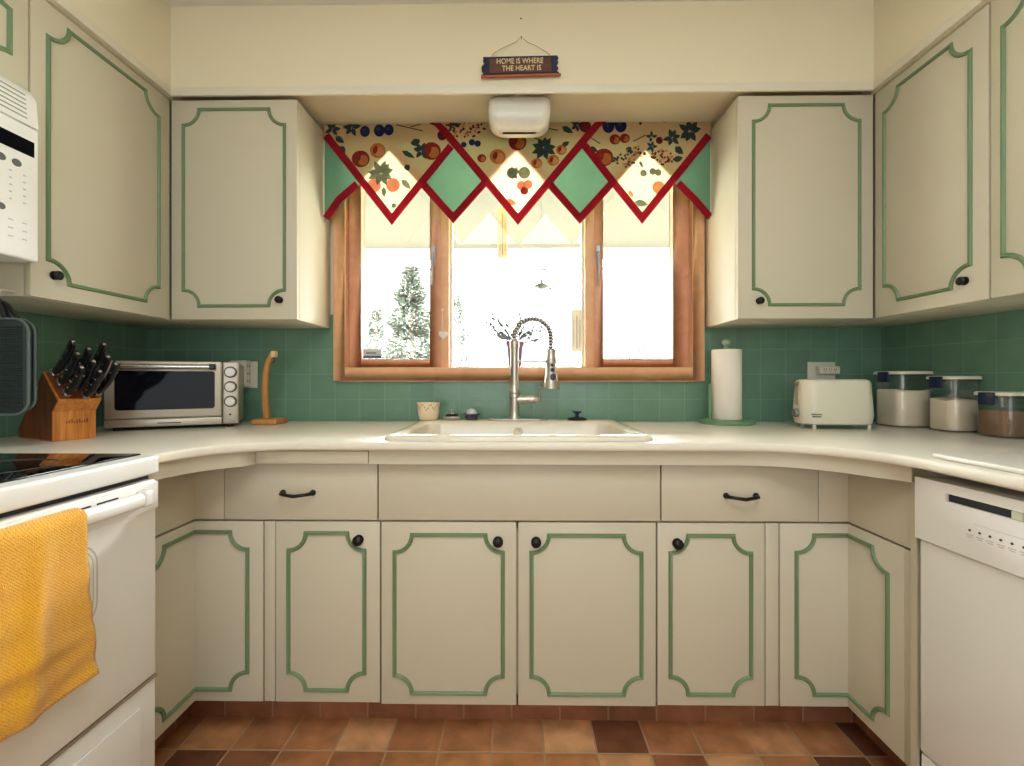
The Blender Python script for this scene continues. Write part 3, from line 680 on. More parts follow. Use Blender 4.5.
# ================================================================== MICROWAVE
mw = thing('microwave', 'white over-the-range microwave with control panel and vent grille', 'microwave', (XL + .2, .75, 1.391))
MX, MY0, MY1, MZb, MZt = -1.218, .40, 1.145, 1.391, 1.826
mb = MB(); mb.box(XL + .002, MX - .022, MY0, MY1 - .006, MZb, MZt); mb.build('microwave_body', WHITE, mw, bevel=.003)
mb = MB(); mb.box(MX - .0215, MX, .972, MY1, MZb, 1.7265); cp = mb.build('control_panel', WHITE, mw, bevel=.006, seg=3)
mb = MB(); mb.box(MX - .0215, MX, MY0, .970, MZb, 1.7265); dd = mb.build('door', WHITE, mw, bevel=.006, seg=3)
mb = MB(); mb.box(MX + .0002, MX + .002, MY0 + .07, .88, 1.45, 1.68); mb.build('door_window', DKGLASS, dd, bevel=.0008)
mb = MB(); mb.tube([(MX, .94, 1.44), (MX + .035, .94, 1.46), (MX + .035, .94, 1.67), (MX, .94, 1.69)], .009, 10); mb.build('door_handle', WHITE, dd)
mb = MB(); mb.prism([(MX - .0215, MY0, 1.7285), (MX, MY0, 1.7285), (MX - .006, MY0, 1.80), (MX - .0215, MY0, 1.826)], (0, MY1 - MY0, 0)); vg = mb.build('vent_grille', WHITE, mw, bevel=.003)
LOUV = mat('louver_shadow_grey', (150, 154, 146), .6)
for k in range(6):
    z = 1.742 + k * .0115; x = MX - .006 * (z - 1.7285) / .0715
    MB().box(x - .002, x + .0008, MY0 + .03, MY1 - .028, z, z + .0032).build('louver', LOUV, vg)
mb = MB(); mb.box(MX + .0001, MX + .0012, .99, MY1 - .013, 1.652, 1.69); mb.build('display', DKGLASS, cp)
def oval(mb, y, z, ry, rz, mi=0): mb.prism([(MX + .0001, y + ry * math.cos(2 * PI * i / 20), z + rz * math.sin(2 * PI * i / 20)) for i in range(20)], (.0012, 0, 0), mi)
for y, z, r in ((1.092, 1.622, .0105), (1.058, 1.622, .0105), (1.024, 1.622, .0105), (1.058, 1.505, .0095), (1.024, 1.505, .0095)):
    mb = MB(); oval(mb, y, z, r, r * .85); mb.build('button', GREYBTN, cp)
mb = MB()
for r_ in range(5):
    for c_ in range(4): MB().box(MX + .0001, MX + .0008, 1.017 + c_ * .031 - .003, 1.017 + c_ * .031 + .003, 1.53 + r_ * .017 - .0015, 1.53 + r_ * .017 + .0015).build('key', LTGREY, cp)
for r_ in range(3):
    for c_ in range(4): MB().box(MX + .0001, MX + .0008, 1.017 + c_ * .031 - .005, 1.017 + c_ * .031 + .005, 1.44 + r_ * .02 - .001, 1.44 + r_ * .02 + .0015).build('key', LTGREY, cp)

# ================================================================== DISHWASHER (standing a little askew)
dw = thing('dishwasher', 'white built-in dishwasher with a row of six indicator dots', 'dishwasher', (.960, 1.112, 0), rotz=.045)
W = .60
mb = MB(); mb.box(.03, .565, -W, -.002, .10, .858); mb.build('tub_body', WHITE, dw)
mb = MB(); mb.box(.004, .03, -W, -.004, .205, .7135); mb.build('door', WHITE, dw, bevel=.005, seg=3)
mb = MB()
hy0, hy1, hz0, hz1 = -.30, -.075, .822, .840
mb.box(-.003, .03, -W, 0, .716, hz0); mb.box(-.003, .03, -W, 0, hz1, .862)
mb.box(-.003, .03, hy1, 0, hz0, hz1); mb.box(-.003, .03, -W, hy0, hz0, hz1)
bmesh.ops.remove_doubles(mb.bm, verts=mb.bm.verts, dist=1e-5)
fp_ = mb.build('control_panel', WHITE, dw, smooth=30)
mb = MB(); mb.box(.004, .0295, hy0 + .0005, hy1 - .0005, hz0, hz1); mb.build('handle_recess', BLACKM, fp_)
mb = MB(); mb.box(-.0025, .0035, -.225, -.205, hz0 + .001, hz1 - .001); mb.build('latch', mat('pale_green_latch', (206, 210, 180), .4), fp_, bevel=.002)
mb = MB(); mb.prism([(-.0102, -.03, .846), (-.0102, -.30, .846), (-.0102, -.30, .8185), (-.0102, -.085, .8185)], (-.0008, 0, 0), 0)
mb.bm.free(); mb = MB()
INDM = mat('indicator_dark', (60, 58, 64), .4)
for k in range(6): MB().lathe([(.0026, 0), (.0026, .001), (.0001, .0014)], (-.0031, -.128 - k * .0200, .7745), (-1, 0, 0), 10).build('indicator', INDM, fp_)
mb = MB()
for k in range(6):
    for q in range(2): mb.box(-.0036, -.0031, -.128 - k * .0200 - .007 + q * .002, -.128 - k * .0200 + .007 - q * .002, .7635 - q * .0045, .7652 - q * .0045)
mb.box(-.0036, -.0031, -.30, -.135, .7895, .7902)
mb.build('printed_caption', LTGREY, fp_)
mb = MB(); mb.box(.008, .03, -W, -.004, .105, .200); mb.build('access_panel', WHITE, dw, bevel=.003)
mb = MB(); mb.box(.06, .5, -W + .01, -.01, 0, .10); mb.build('plinth', BLACKM, dw)

# ================================================================== THINGS ON THE COUNTER, LEFT
# knife block: local x = width (screen right), y = back, z up
ang = math.radians(67)
fwd = Vector((math.sin(ang), -math.cos(ang)))
kb0 = onZ(52.5, 442, CT)
kbw = .102
kb = thing('knife_block', 'orange-brown wooden knife block with slanted top by the hanging mitts', 'knife block', (kb0.x, kb0.y, CT + .0005), rotz=ang)
# rotating by +ang turns local x=(1,0) -> (cos,sin); local -y -> (sin,-cos) = fwd
prof = [(0, 0), (0, .086), (-.034, .121), (.058, .205), (.205, .03), (.205, 0)]
mb = MB(); mb.prism([(0, y, z) for y, z in prof], (kbw, 0, 0)); mb.build('block', BLOCKWOOD, kb, bevel=.002)
mb = MB(); mb.prism([(-.0014, y, z) for y, z in ((.002, .004), (.002, .086), (-.029, .119), (.056, .200), (.200, .03), (.200, .004))], (.0012, 0, 0)); mb.build('side_shade', BLOCKDARK, kb)  # thin dark sheet paints the shade on the block's left side
sl0, sl1 = Vector((0, -.034, .121)), Vector((0, .058, .205)); tdir = (sl1 - sl0).normalized(); ndir = Vector((0, -tdir.z, tdir.y))
mb = MB(); mb.prism([tuple(Vector((x, 0, 0)) + sl0 + tdir * s + ndir * .0003) for x, s in ((.004, .004), (kbw - .004, .004), (kbw - .004, .12), (.004, .12))], tuple(ndir * .0004)); mb.build('slot_face', BLOCKDARK, kb)
mb = MB()
for k in range(9): mb.box(.03 + k * .006, .0335 + k * .006, -.0004, -.0001, .05, .056 + .003 * (k % 3)); 
mb.build('stamped_mark', BLOCKDARK, kb)
def make_knife(label):
    t = thing('kitchen_knife', label, 'knife', (0, 0, 0), rotz=0, group='knives in the block')
    L = .115; rings = []
    for i in range(13):
        s = i / 12; w = .0105 + .0025 * math.sin(s * PI * 1.0) + (.003 * s ** 6); bow = -.006 * math.sin(s * PI) + .008 * s ** 3
        h = .0075 if i not in (0, 12) else .0055
        rings.append([(h * math.cos(a), bow + w * math.sin(a), .012 + s * L) for a in [2 * PI * k / 14 for k in range(14)]])
    mb = MB(); mb.rings(rings); mb.build('handle', BLACK, t, smooth=60)
    mb = MB(); mb.box(-.0065, .0065, -.011, .011, .0008, .0125); mb.build('bolster', NICKEL, t, bevel=.002)
    mb = MB()
    for s in (.25, .52, .8): MB().lathe([(.0001, -.0088), (.0028, -.0082), (.0028, .0082), (.0001, .0088)], (0, -.003, .012 + s * L), (1, 0, 0), 8).build('rivet', CHROME, t)
    MB().lathe([(.004, 0), (.004, .002), (.0001, .003)], (0, .008, .012 + L), (0, 0, 1), 10).build('end_cap', CHROME, t)
    return t
kn0 = make_knife('black-handled knife at the back left of the block, set apart, highest on the left')
kspots = [(.018, .108, 1.12, 'black-handled knife at the back left of the block, set apart from the rest'),
          (.020, .066, 1.02, 'black-handled knife in the middle row of the block, at its left end'),
          (.022, .024, .88, 'black-handled knife at the front left of the block, lowest on the left side'),
          (.048, .082, 1.08, 'black-handled knife behind the centre of the block, second from its back right'),
          (.052, .044, .95, 'black-handled knife in the exact middle of the block'),
          (.062, .012, .85, 'short black-handled knife at the front edge of the block, right of centre'),
          (.086, .098, 1.15, 'black-handled knife at the back right of the block, highest on the right'),
          (.090, .060, 1.0, 'black-handled knife on the right side of the block, middle row'),
          (.094, .022, 1.05, 'black-handled steel-collared knife at the front right of the block nearest the toaster oven')]
Rz = Matrix.Rotation(ang, 3, 'Z')
for i, (x, s, sc, lb) in enumerate(kspots):
    k = kn0 if i == 0 else copy_tree(kn0)
    pos = Vector((x, 0, 0)) + sl0 + tdir * s + ndir * .001
    k.location = Rz @ pos + Vector(kb.location)
    ka = math.radians(36); ax = Rz @ Vector((0, -math.cos(ka), math.sin(ka))); yv = Rz @ Vector((0, math.sin(ka), math.cos(ka))); xv = yv.cross(ax)
    mm = Matrix((xv, yv, ax)).transposed()
    k.rotation_euler = mm.to_euler(); k.scale = (1.15, 1.15, sc * 1.04); k['label'] = lb

# toaster oven (local: x width, y depth back, z up)
a0 = onZ(103.5, 432, CT)
to = thing('toaster_oven', 'stainless toaster oven with three knobs angled into the left corner', 'toaster oven', (a0.x, a0.y, CT + .0005), rotz=math.radians(25.5))
OW, OD, OH0, OH1 = .400, .225, .010, .246
mb = MB(); mb.box(0.004, OW - .004, .018, OD, OH0, OH1 - .003); mb.build('oven_body', OVENSTEEL, to, bevel=.012, seg=3)
CPX = .346
mb = MB(); mb.box(CPX + .0015, OW, -.002, .0175, OH0 + .002, OH1); cpn = mb.build('control_panel', OVENSTEEL, to, bevel=.006, seg=3)
mb = MB(); mb.box(0, CPX, -.002, .0175, OH0 + .031, OH1); dor = mb.build('oven_door', OVENSTEEL, to, bevel=.006, seg=3)
mb = MB(); mb.box(0, CPX, -.001, .0175, OH0 + .002, OH0 + .0295); mb.build('crumb_tray', OVENSTEEL, to, bevel=.004)
mb = MB(); mb.prism([(x, -.0022, z) for x, z in rrect(.030, CPX - .022, OH0 + .062, OH1 - .036, .01)], (0, -.001, 0)); mb.build('door_glass', DKGLASS, dor, smooth=20)
mb = MB(); mb.tube([(.055, -.027, OH1 - .02), (CPX - .035, -.027, OH1 - .02)], .0085, 12); hb = mb.build('door_handle', CHROME, dor)
for q in (.036, CPX - .036): MB().box(q, q + .02, -.037, -.0025, OH1 - .031, OH1 - .009).build('handle_end', BLACK, hb, bevel=.004)
for z in (.207, .152, .097):
    cxk = (CPX + OW) / 2 + .001
    mb = MB(); mb.lathe([(.0215, .0), (.0215, .002), (.0001, .002)], (cxk, -.0022, z), (0, -1, 0), 24); k = mb.build('knob_ring', BLACK, cpn)
    mb = MB(); mb.lathe([(.0165, .0022), (.0165, .016), (.0145, .018), (.0001, .018)], (cxk, -.0022, z), (0, -1, 0), 24); mb.build('knob', mat('satin_knob', (206, 202, 194), .4, .3), cpn, smooth=40)
mb = MB(); mb.lathe([(.004, 0), (.004, .001), (.0001, .0012)], ((CPX + OW) / 2, -.0022, .048), (0, -1, 0), 12); mb.build('indicator', BLACK, cpn)
MB().box(.15, .22, -.0016, -.0011, OH0 + .012, OH0 + .0155).build('tray_grip_line', BLACK, to)
for fx_, fy_ in ((.03, .02), (OW - .03, .02), (.03, OD - .02), (OW - .03, OD - .02)):
    mb = MB(); mb.lathe([(.011, 0), (.012, OH0 + .001), (.0001, OH0 + .001)], (fx_, fy_, 0), (0, 0, 1), 14); mb.build('foot', BLACKM, to)

# hanging silicone mitts on a hook under the cabinet
hk = Vector((-1.322, YS, 1.325))
t = thing('hook', 'small pale hook on the cabinet side above the black mitts', 'hook', tuple(hk))
mb = MB(); mb.tube([(hk.x, hk.y, hk.z), (hk.x, hk.y - .03, hk.z), (hk.x, hk.y - .036, hk.z - .008), (hk.x, hk.y - .036, hk.z - .018), (hk.x, hk.y - .042, hk.z - .022), (hk.x, hk.y - .05, hk.z - .014)], .0028, 8); mb.build('hook_wire', CREAMP, t)
SIL = mat('black_silicone', (46, 54, 53), 0.55, bump=.1, bscale=80)
EDGE = mat('mitt_edge', (96, 110, 106), .6)
def mitt(label, x0, x1, y, z0, z1, tilt):
    t = thing('pot_mitt', label, 'oven mitt', ((x0 + x1) / 2, y, z0), group='mitts on the hook')
    pts = rrect(x0, x1, z0, z1, .035, 8)
    mb = MB(); mb.prism([(px_, y + tilt * (px_ - x0), z_) for px_, z_ in pts], (0, .011, 0)); b = mb.build('pad', SIL, t, bevel=.003)
    mb = MB(); n = 34
    for k in range(n):
        z = z0 + .02 + (z1 - z0 - .04) * k / (n - 1); e = .012
        mb.tube([(x0 + e, y + tilt * e - .0002, z), (x1 - e, y + tilt * (x1 - x0 - e) - .0002, z)], .0022, 6)
    mb.build('ribs', SIL, b)
    mb = MB(); mb.tube([(px_, y + tilt * (px_ - x0) + .002, z_) for px_, z_ in pts], .0032, 6, closed=True); mb.build('edge_piping', EDGE, b)
    xx = hk.x; yt = y + tilt * (xx - x0)
    mb = MB(); mb.tube([(xx - .012, yt + .006, z1 - .012), (xx - .005, yt * .5 + (hk.y - .038) * .5, z1 + .035), (xx, hk.y - .0385, hk.z - .0235), (xx + .006, yt * .5 + (hk.y - .038) * .5, z1 + .035), (xx + .016, yt + .006, z1 - .012)], .0045, 8); mb.build('hanging_loop', BLACKM, t)
    return t
mitt('black ribbed mitt hanging in front on the cabinet hook', -1.437, -1.250, 1.135, 1.006, 1.250, .06)
mitt('black mitt hanging behind the front mitt, only its right edge showing', -1.440, -1.270, 1.172, 1.012, 1.252, .05)

# banana stand
b0 = onZ(269, 424, CT)
t = thing('banana_hanger', 'curved tan wooden hanger on a square base beside the toaster oven', 'banana hanger', (b0.x, b0.y, CT))
mb = MB(); mb.box(b0.x - .048, b0.x + .052, b0.y - .045, b0.y + .055, CT + .0005, CT + .022); mb.build('base', TANWOOD, t, bevel=.006, seg=3)
bp_ = [onY(p, q, b0.y + .01) for p, q in ((267, 420.5), (265.5, 405), (265, 390), (265.6, 375), (268, 363), (271.5, 356), (273.5, 352))]
mb = MB(); rings = []
for i, p in enumerate(bp_):
    w = .0105 - .003 * i / 6; w = w if i < 5 else .008
    q = bp_[min(i + 1, 6)] - bp_[max(i - 1, 0)]; nrm = Vector((q.z, 0, -q.x)).normalized()
    z = max(p.z, CT + .021) if i == 0 else p.z
    rings.append([Vector((p.x, p.y, z)) + nrm * a * w + Vector((0, b * .009, 0)) for a, b in ((-1, -1), (1, -1), (1, 1), (-1, 1))])
mb.rings(rings); mb.build('curved_post', TANWOOD, t, bevel=.002)
tp = bp_[-1]
mb = MB(); mb.box(tp.x - .006, tp.x + .012, tp.y - .012, tp.y + .012, tp.z - .022, tp.z + .004); mb.build('head_block', mat('light_wood_end', (232, 200, 150), .5), t, bevel=.003)
mb = MB(); mb.tube([(tp.x + .004, tp.y, tp.z - .022), (tp.x + .005, tp.y, tp.z - .036), (tp.x + .0, tp.y, tp.z - .044), (tp.x - .004, tp.y, tp.z - .038)], .002, 8); mb.build('hook', BLACK, t)

# outlets
p0, p1 = onY(240, 388, YW - T), onY(258, 361.5, YW - T); pl0 = onY(229, 388, YW - T)
t = thing('wall_outlet', 'white wall outlet with a plugged-in adapter behind the toaster oven', 'outlet', ((pl0.x + p1.x) / 2, YW - T, (p0.z + p1.z) / 2))
mb = MB(); mb.box(pl0.x, p1.x, YW - T - .006, YW - T - .0002, p0.z, p1.z); mb.build('cover_plate', WHITEP, t, bevel=.002)
a0_, a1_ = onY(230, 380, 1.915).x, onY(245.5, 380, 1.915).x
mb = MB(); mb.box(a0_, a1_, YW - T - .05, YW - T - .0065, p0.z + .008, p1.z + .003); ad = mb.build('adapter', WHITEP, t, bevel=.004)
mb = MB()
for k in range(3):
    z = p0.z + .03 + k * .032
    for q in (0, .012): mb.box(a1_ + .0001, a1_ + .0008, YW - T - .035 + q, YW - T - .032 + q, z - .005, z + .005)
mb.build('slots', BLACKM, ad)
mb = MB(); mb.lathe([(.003, 0), (.003, .0008), (.0001, .001)], ((p0.x + p1.x) / 2, YW - T - .0061, (p0.z + p1.z) / 2 + .01), (0, -1, 0), 10); mb.build('screw', LTGREY, t)
p0, p1 = onY(807, 392, YW - T), onY(834.5, 362, YW - T)
t = thing('wall_outlet', 'cream wall outlet with a triple tap adapter above the toaster', 'outlet', ((p0.x + p1.x) / 2, YW - T, (p0.z + p1.z) / 2))
mb = MB(); mb.box(p0.x, p1.x, YW - T - .006, YW - T - .0002, p0.z, p1.z); mb.build('cover_plate', WHITEP, t, bevel=.002)
q0, q1 = onY(819.5, 374, YW - T - .035), onY(840, 366.2, YW - T - .035)
mb = MB(); mb.box(q0.x, q1.x, YW - T - .038, YW - T - .0065, q0.z, q1.z); ad = mb.build('triple_tap', CREAMP, t, bevel=.004)
mb = MB()
for k in range(3):
    x = q0.x + (q1.x - q0.x) * (.25 + .25 * k)
    for q in (-.004, .004): mb.box(x + q - .001, x + q + .001, YW - T - .0386, YW - T - .038, (q0.z + q1.z) / 2 - .001, (q0.z + q1.z) / 2 + .007)
    mb.lathe([(.0018, 0), (.0018, .0005), (.0001, .0006)], (x, YW - T - .038, (q0.z + q1.z) / 2 - .007), (0, -1, 0), 8)
mb.build('slots', BLACKM, ad)

# ================================================================== THINGS ON THE COUNTER, RIGHT
pt = onZ(726.5, 423.5, CT)
GRN2 = mat('sage_green_paint', (112, 150, 112), 0.4)
t = thing('paper_towel_holder', 'sage green paper towel stand with a round base and knob top', 'paper towel holder', (pt.x, pt.y, CT))
mb = MB(); mb.lathe([(.0001, 0), (.104, 0), (.106, .006), (.104, .014), (.09, .018), (.0001, .018)], (pt.x, pt.y, CT + .0005), (0, 0, 1), 48); mb.build('base', GRN2, t, smooth=50)
mb = MB(); mb.lathe([(.010, .0182), (.010, .318), (.0001, .318)], (pt.x, pt.y, CT), (0, 0, 1), 16); mb.build('post', GRN2, t)
mb = MB(); mb.lathe([(.007, .3182), (.006, .322), (.014, .327), (.019, .335), (.018, .343), (.01, .35), (.0001, .352)], (pt.x, pt.y, CT - .006), (0, 0, 1), 24); mb.build('top_knob', mat('sage_pale', (150, 172, 152), .4), t, smooth=60)
ax_ = onY(709.5, 400, pt.y).x
mb = MB(); mb.box(ax_ - .005, ax_ + .005, pt.y - .008, pt.y + .008, CT + .0145, onY(709.5, 384, pt.y).z); mb.build('side_arm', GRN2, t, bevel=.003)
mb = MB(); mb.lathe([(.0125, .019), (.0555, .019), (.057, .021), (.057, .299), (.0555, .301), (.0125, .301), (.0125, .019)], (pt.x, pt.y, CT), (0, 0, 1), 48)
tag(mb.build('paper_towel_roll', mat('paper_towel', (236, 228, 214), .95, bump=.25, bscale=140), smooth=50), 'white paper towel roll standing on the sage green holder', 'paper towel roll')

# toaster
f0 = onZ(815, 429.3, CT); f1 = onZ(867, 429.3, CT)
ta = thing('toaster', 'cream two-slot toaster standing in front of the right outlet', 'toaster', (f0.x, f0.y, CT + .0005), rotz=math.atan2(f1.y - f0.y, f1.x - f0.x) - .075)
fl = (f1 - f0).length
tx0, tx1 = -.038, fl + .028
mb = MB(); TD = .112; rings = []
for z, ins in ((.016, .012), (.020, .004), (.05, .0), (.165, .006), (.176, .010), (.180, .02)):
    rings.append([(x, y, z) for x, y in rrect(tx0 + ins * .8, tx1 - ins, -.012 + ins * .8, TD - ins, .046)])
mb.rings(rings); bd = mb.build('toaster_body', CREAMP, ta, smooth=50)
mb = MB()
for y in (.022, .058): mb.box(tx0 + .045, tx1 - .045, y, y + .018, .1795, .1806)
mb.build('bread_slot', BLACKM, bd)
mb = MB(); mb.box(tx0 - .0015, tx0 + .004, .036, .062, .085, .172); mb.build('lever_track', mat('tan_plastic', (176, 166, 140), .4), bd, bevel=.001)
mb = MB(); mb.box(tx0 - .016, tx0 + .0, .032, .066, .158, .170); mb.build('lever', mat('brown_grey_plastic', (120, 108, 92), .4), ta, bevel=.003)
mb = MB(); mb.lathe([(.016, 0), (.016, .010), (.013, .014), (.0001, .014)], (tx0 + .001, .045, .056), (-1, 0, 0), 20); mb.build('browning_knob', mat('grey_knob', (130, 124, 112), .4), ta, smooth=40)
mb = MB(); 
for k, (a, b) in enumerate(((.022, .038), (.025, .035))): mb.box(tx0 + a, tx0 + .018 + b, -.0128, -.0124 + .006, .052 - k * .008, .0555 - k * .008)
mb.build('printed_label', mat('label_dark', (96, 90, 78), .6), bd)
for x in (0, fl):
    for y in (0.004, TD - .03): 
        mb = MB(); mb.lathe([(.006, 0), (.006, .0175), (.0001, .0175)], (x, y, 0), (0, 0, 1), 12); mb.build('foot', CREAMP, ta)

# canisters
FLOUR = mat('flour', (247, 231, 204), .95, var=.04, vscale=40, bump=.3, bscale=90)
SUGAR = mat('brown_sugar', (138, 106, 78), .95, var=.12, vscale=90, bump=.4, bscale=160)
LIDM = mat('lid_cream', (228, 222, 204), .35)
def canister(label, flabel, fcat, fname, x0, x1, y0, y1, h, fm, fh, wav):
    t = thing('canister', label, 'canister', ((x0 + x1) / 2, (y0 + y1) / 2, CT), group='clear canisters by the right wall')
    z0 = CT + .0005; r = .028
    mb = MB(); rin = .0025
    o = [rrect(x0 + i, x1 - i, y0 + i, y1 - i, r) for i in (.008, .0, .0)]
    zz = (z0, z0 + .006, z0 + h - .02)
    inn = [rrect(x0 + i, x1 - i, y0 + i, y1 - i, r - .002) for i in (.0025, .0025, .008)]
    rings = [lerp_ring(o[0], zz[0]), lerp_ring(o[1], zz[1]), lerp_ring(o[2], zz[2])] + [lerp_ring(inn[0], zz[2]), lerp_ring(inn[1], z0 + .008), lerp_ring(inn[2], z0 + .004)]
    mb.rings(rings); mb.build('clear_body', CLEARP, t, smooth=40)
    mb = MB(); mb.rings([lerp_ring(rrect(x0 - .003, x1 + .003, y0 - .003, y1 + .003, r), z) for z in (z0 + h - .0195, z0 + h - .012)] ); 
    lid = mb.build('lid_seal', clear_mat('lid_rim_clear', (.8, .8, .82), .12, .1), t, bevel=.001)
    mb = MB(); mb.rings([lerp_ring(rrect(x0 - .005 + i, x1 + .005 - i, y0 - .005 + i, y1 + .005 - i, r), z) for z, i in ((z0 + h - .0115, 0), (z0 + h - .003, 0), (z0 + h, .004))]); mb.build('lid', LIDM, t, smooth=40)
    ym = (y0 + y1) / 2
    mb = MB(); mb.box(x0 - .012, x0 - .0055, ym - .024, ym + .024, z0 + h - .042, z0 + h - .002); mb.build('latch', NAVY, t, bevel=.002)
    mb = MB(); n = 14; R2 = []
    base = rrect(x0 + .009, x1 - .009, y0 + .009, y1 - .009, r - .009)
    def ftop(x, y): return z0 + fh + wav * (math.sin(60 * x + 31 * y) * .5 + math.sin(95 * y - 40 * x) * .5 + .6 * math.sin(22 * (x + y)))
    rings = [lerp_ring(base, z0 + .0045)]
    wall = rrect(x0 + .003, x1 - .003, y0 + .003, y1 - .003, r - .003)
    rings.append(lerp_ring(wall, z0 + .0095)); cxm, cym = (x0 + x1) / 2, (y0 + y1) / 2
    for f in (1, .75, .5, .25, .02): rings.append([(cxm + (x - cxm) * f, cym + (y - cym) * f, ftop(cxm + (x - cxm) * f, cym + (y - cym) * f)) for x, y in wall])
    mb.rings(rings); f = mb.build(fname, fm, smooth=60); tag(f, flabel, fcat, kind='stuff')
canister('tallest clear canister, beside the toaster, holding flour', 'pale flour filling the tallest canister beside the toaster', 'flour', 'flour', 1.413, 1.545, 1.708, 1.838, .211, FLOUR, .135, .006)
canister('middle clear canister of three with a cream lid, holding white flour', 'white flour filling the middle canister of three', 'flour', 'flour', 1.466, 1.570, 1.556, 1.664, .192, FLOUR, .112, .006)
canister('low clear canister of brown sugar at the right photo edge', 'brown sugar filling the low canister at the right', 'sugar', 'brown_sugar', 1.478, 1.584, 1.395, 1.505, .142, SUGAR, .082, .003)
mb = MB(); mb.box(.956, 1.30, .62, 1.068, CT + .0005, CT + .0115); tag(mb.build('cutting_board', WHITEP, bevel=.004, seg=3), 'thin white cutting board lying on the counter above the dishwasher', 'cutting board')

# ================================================================== VALANCE
VY = 1.885
va = thing('window_valance', 'fruit-print window valance with zigzag points and red trim', 'valance', (0, VY, 1.75))
def vstretch(py): return py + 2.6 * max(0, py - 122) / 100
def vp(px, py, dy=0.0):
    p = onY(px, vstretch(py), VY)
    return Vector((p.x, VY + dy + .0022 * math.sin(19 * p.x + 1) * min(1, max(0, (2.12 - p.z) / .2)), min(p.z, UU - .005)))
FRUIT = cloth_mat('fruit_cloth_ground', (224, 188, 138), .5, .06, trgb=(236, 216, 184))
VGREEN = cloth_mat('green_cloth', (106, 146, 118), .25, .05)
VRED = cloth_mat('red_trim_cloth', (152, 28, 40), .3, .1)
PR = {'red': cloth_mat('print_red', (150, 52, 46), .45, .25), 'org': cloth_mat('print_orange', (198, 120, 64), .45, .2), 'blue': cloth_mat('print_plum', (40, 44, 92), .4, .25),
      'leaf': cloth_mat('print_leaf', (66, 78, 76), .45, .2), 'sage': cloth_mat('print_sage', (128, 134, 112), .5, .2), 'maroon': cloth_mat('print_maroon', (110, 40, 46), .45, .25), 'hi': cloth_mat('print_highlight', (214, 150, 100), .5, .2), 'blush': cloth_mat('print_blush', (214, 140, 110), .5, .15)}  # sage and blush: print tones painted paler, as if lit from behind
PK = list(PR); PMATS = [PR[k] for k in PK]
def panel(name, pts, m, dy):
    mb = MB(); vs = [mb.bm.verts.new(onY(p, vstretch(q), VY)) for p, q in pts]; mb.bm.faces.new(vs)
    bmesh.ops.triangulate(mb.bm, faces=mb.bm.faces[:]); bmesh.ops.subdivide_edges(mb.bm, edges=mb.bm.edges[:], cuts=9, use_grid_fill=True)
    for v in mb.bm.verts:
        p = v.co; v.co = Vector((p.x, VY + dy + .0022 * math.sin(19 * p.x + 1) * min(1, max(0, (2.12 - p.z) / .2)), min(p.z, UU - .005)))
    return mb.build(name, m, va, smooth=80, norm=False)
def band(parent, pts, dy, w=6.6, name='red_trim'):
    mb = MB(); n = len(pts)
    L, Rr = [], []
    # dense polyline with mitre offsets toward the inside (upwards)
    for i, (x, y) in enumerate(pts):
        p = Vector((x, y)); a = (p - Vector(pts[i - 1])).normalized() if i else (Vector(pts[i + 1]) - p).normalized()
        b = (Vector(pts[i + 1]) - p).normalized() if i < n - 1 else a
        na, nb = Vector((a.y, -a.x)), Vector((b.y, -b.x)); mt = na + nb; mt = mt / (mt.length_squared / 2)
        L.append(p + mt * .8); Rr.append(p - mt * w)
    for i in range(n - 1):
        K = 14; row = [[vp(*L[i].lerp(L[i + 1], k / K), dy), vp(*(L[i].lerp(L[i + 1], k / K)).lerp(Rr[i].lerp(Rr[i + 1], k / K), .5), dy - .0022), vp(*Rr[i].lerp(Rr[i + 1], k / K), dy)] for k in range(K + 1)]
        mb.rings(row, wrap=False)
    return mb.build(name, VRED, parent, smooth=80)
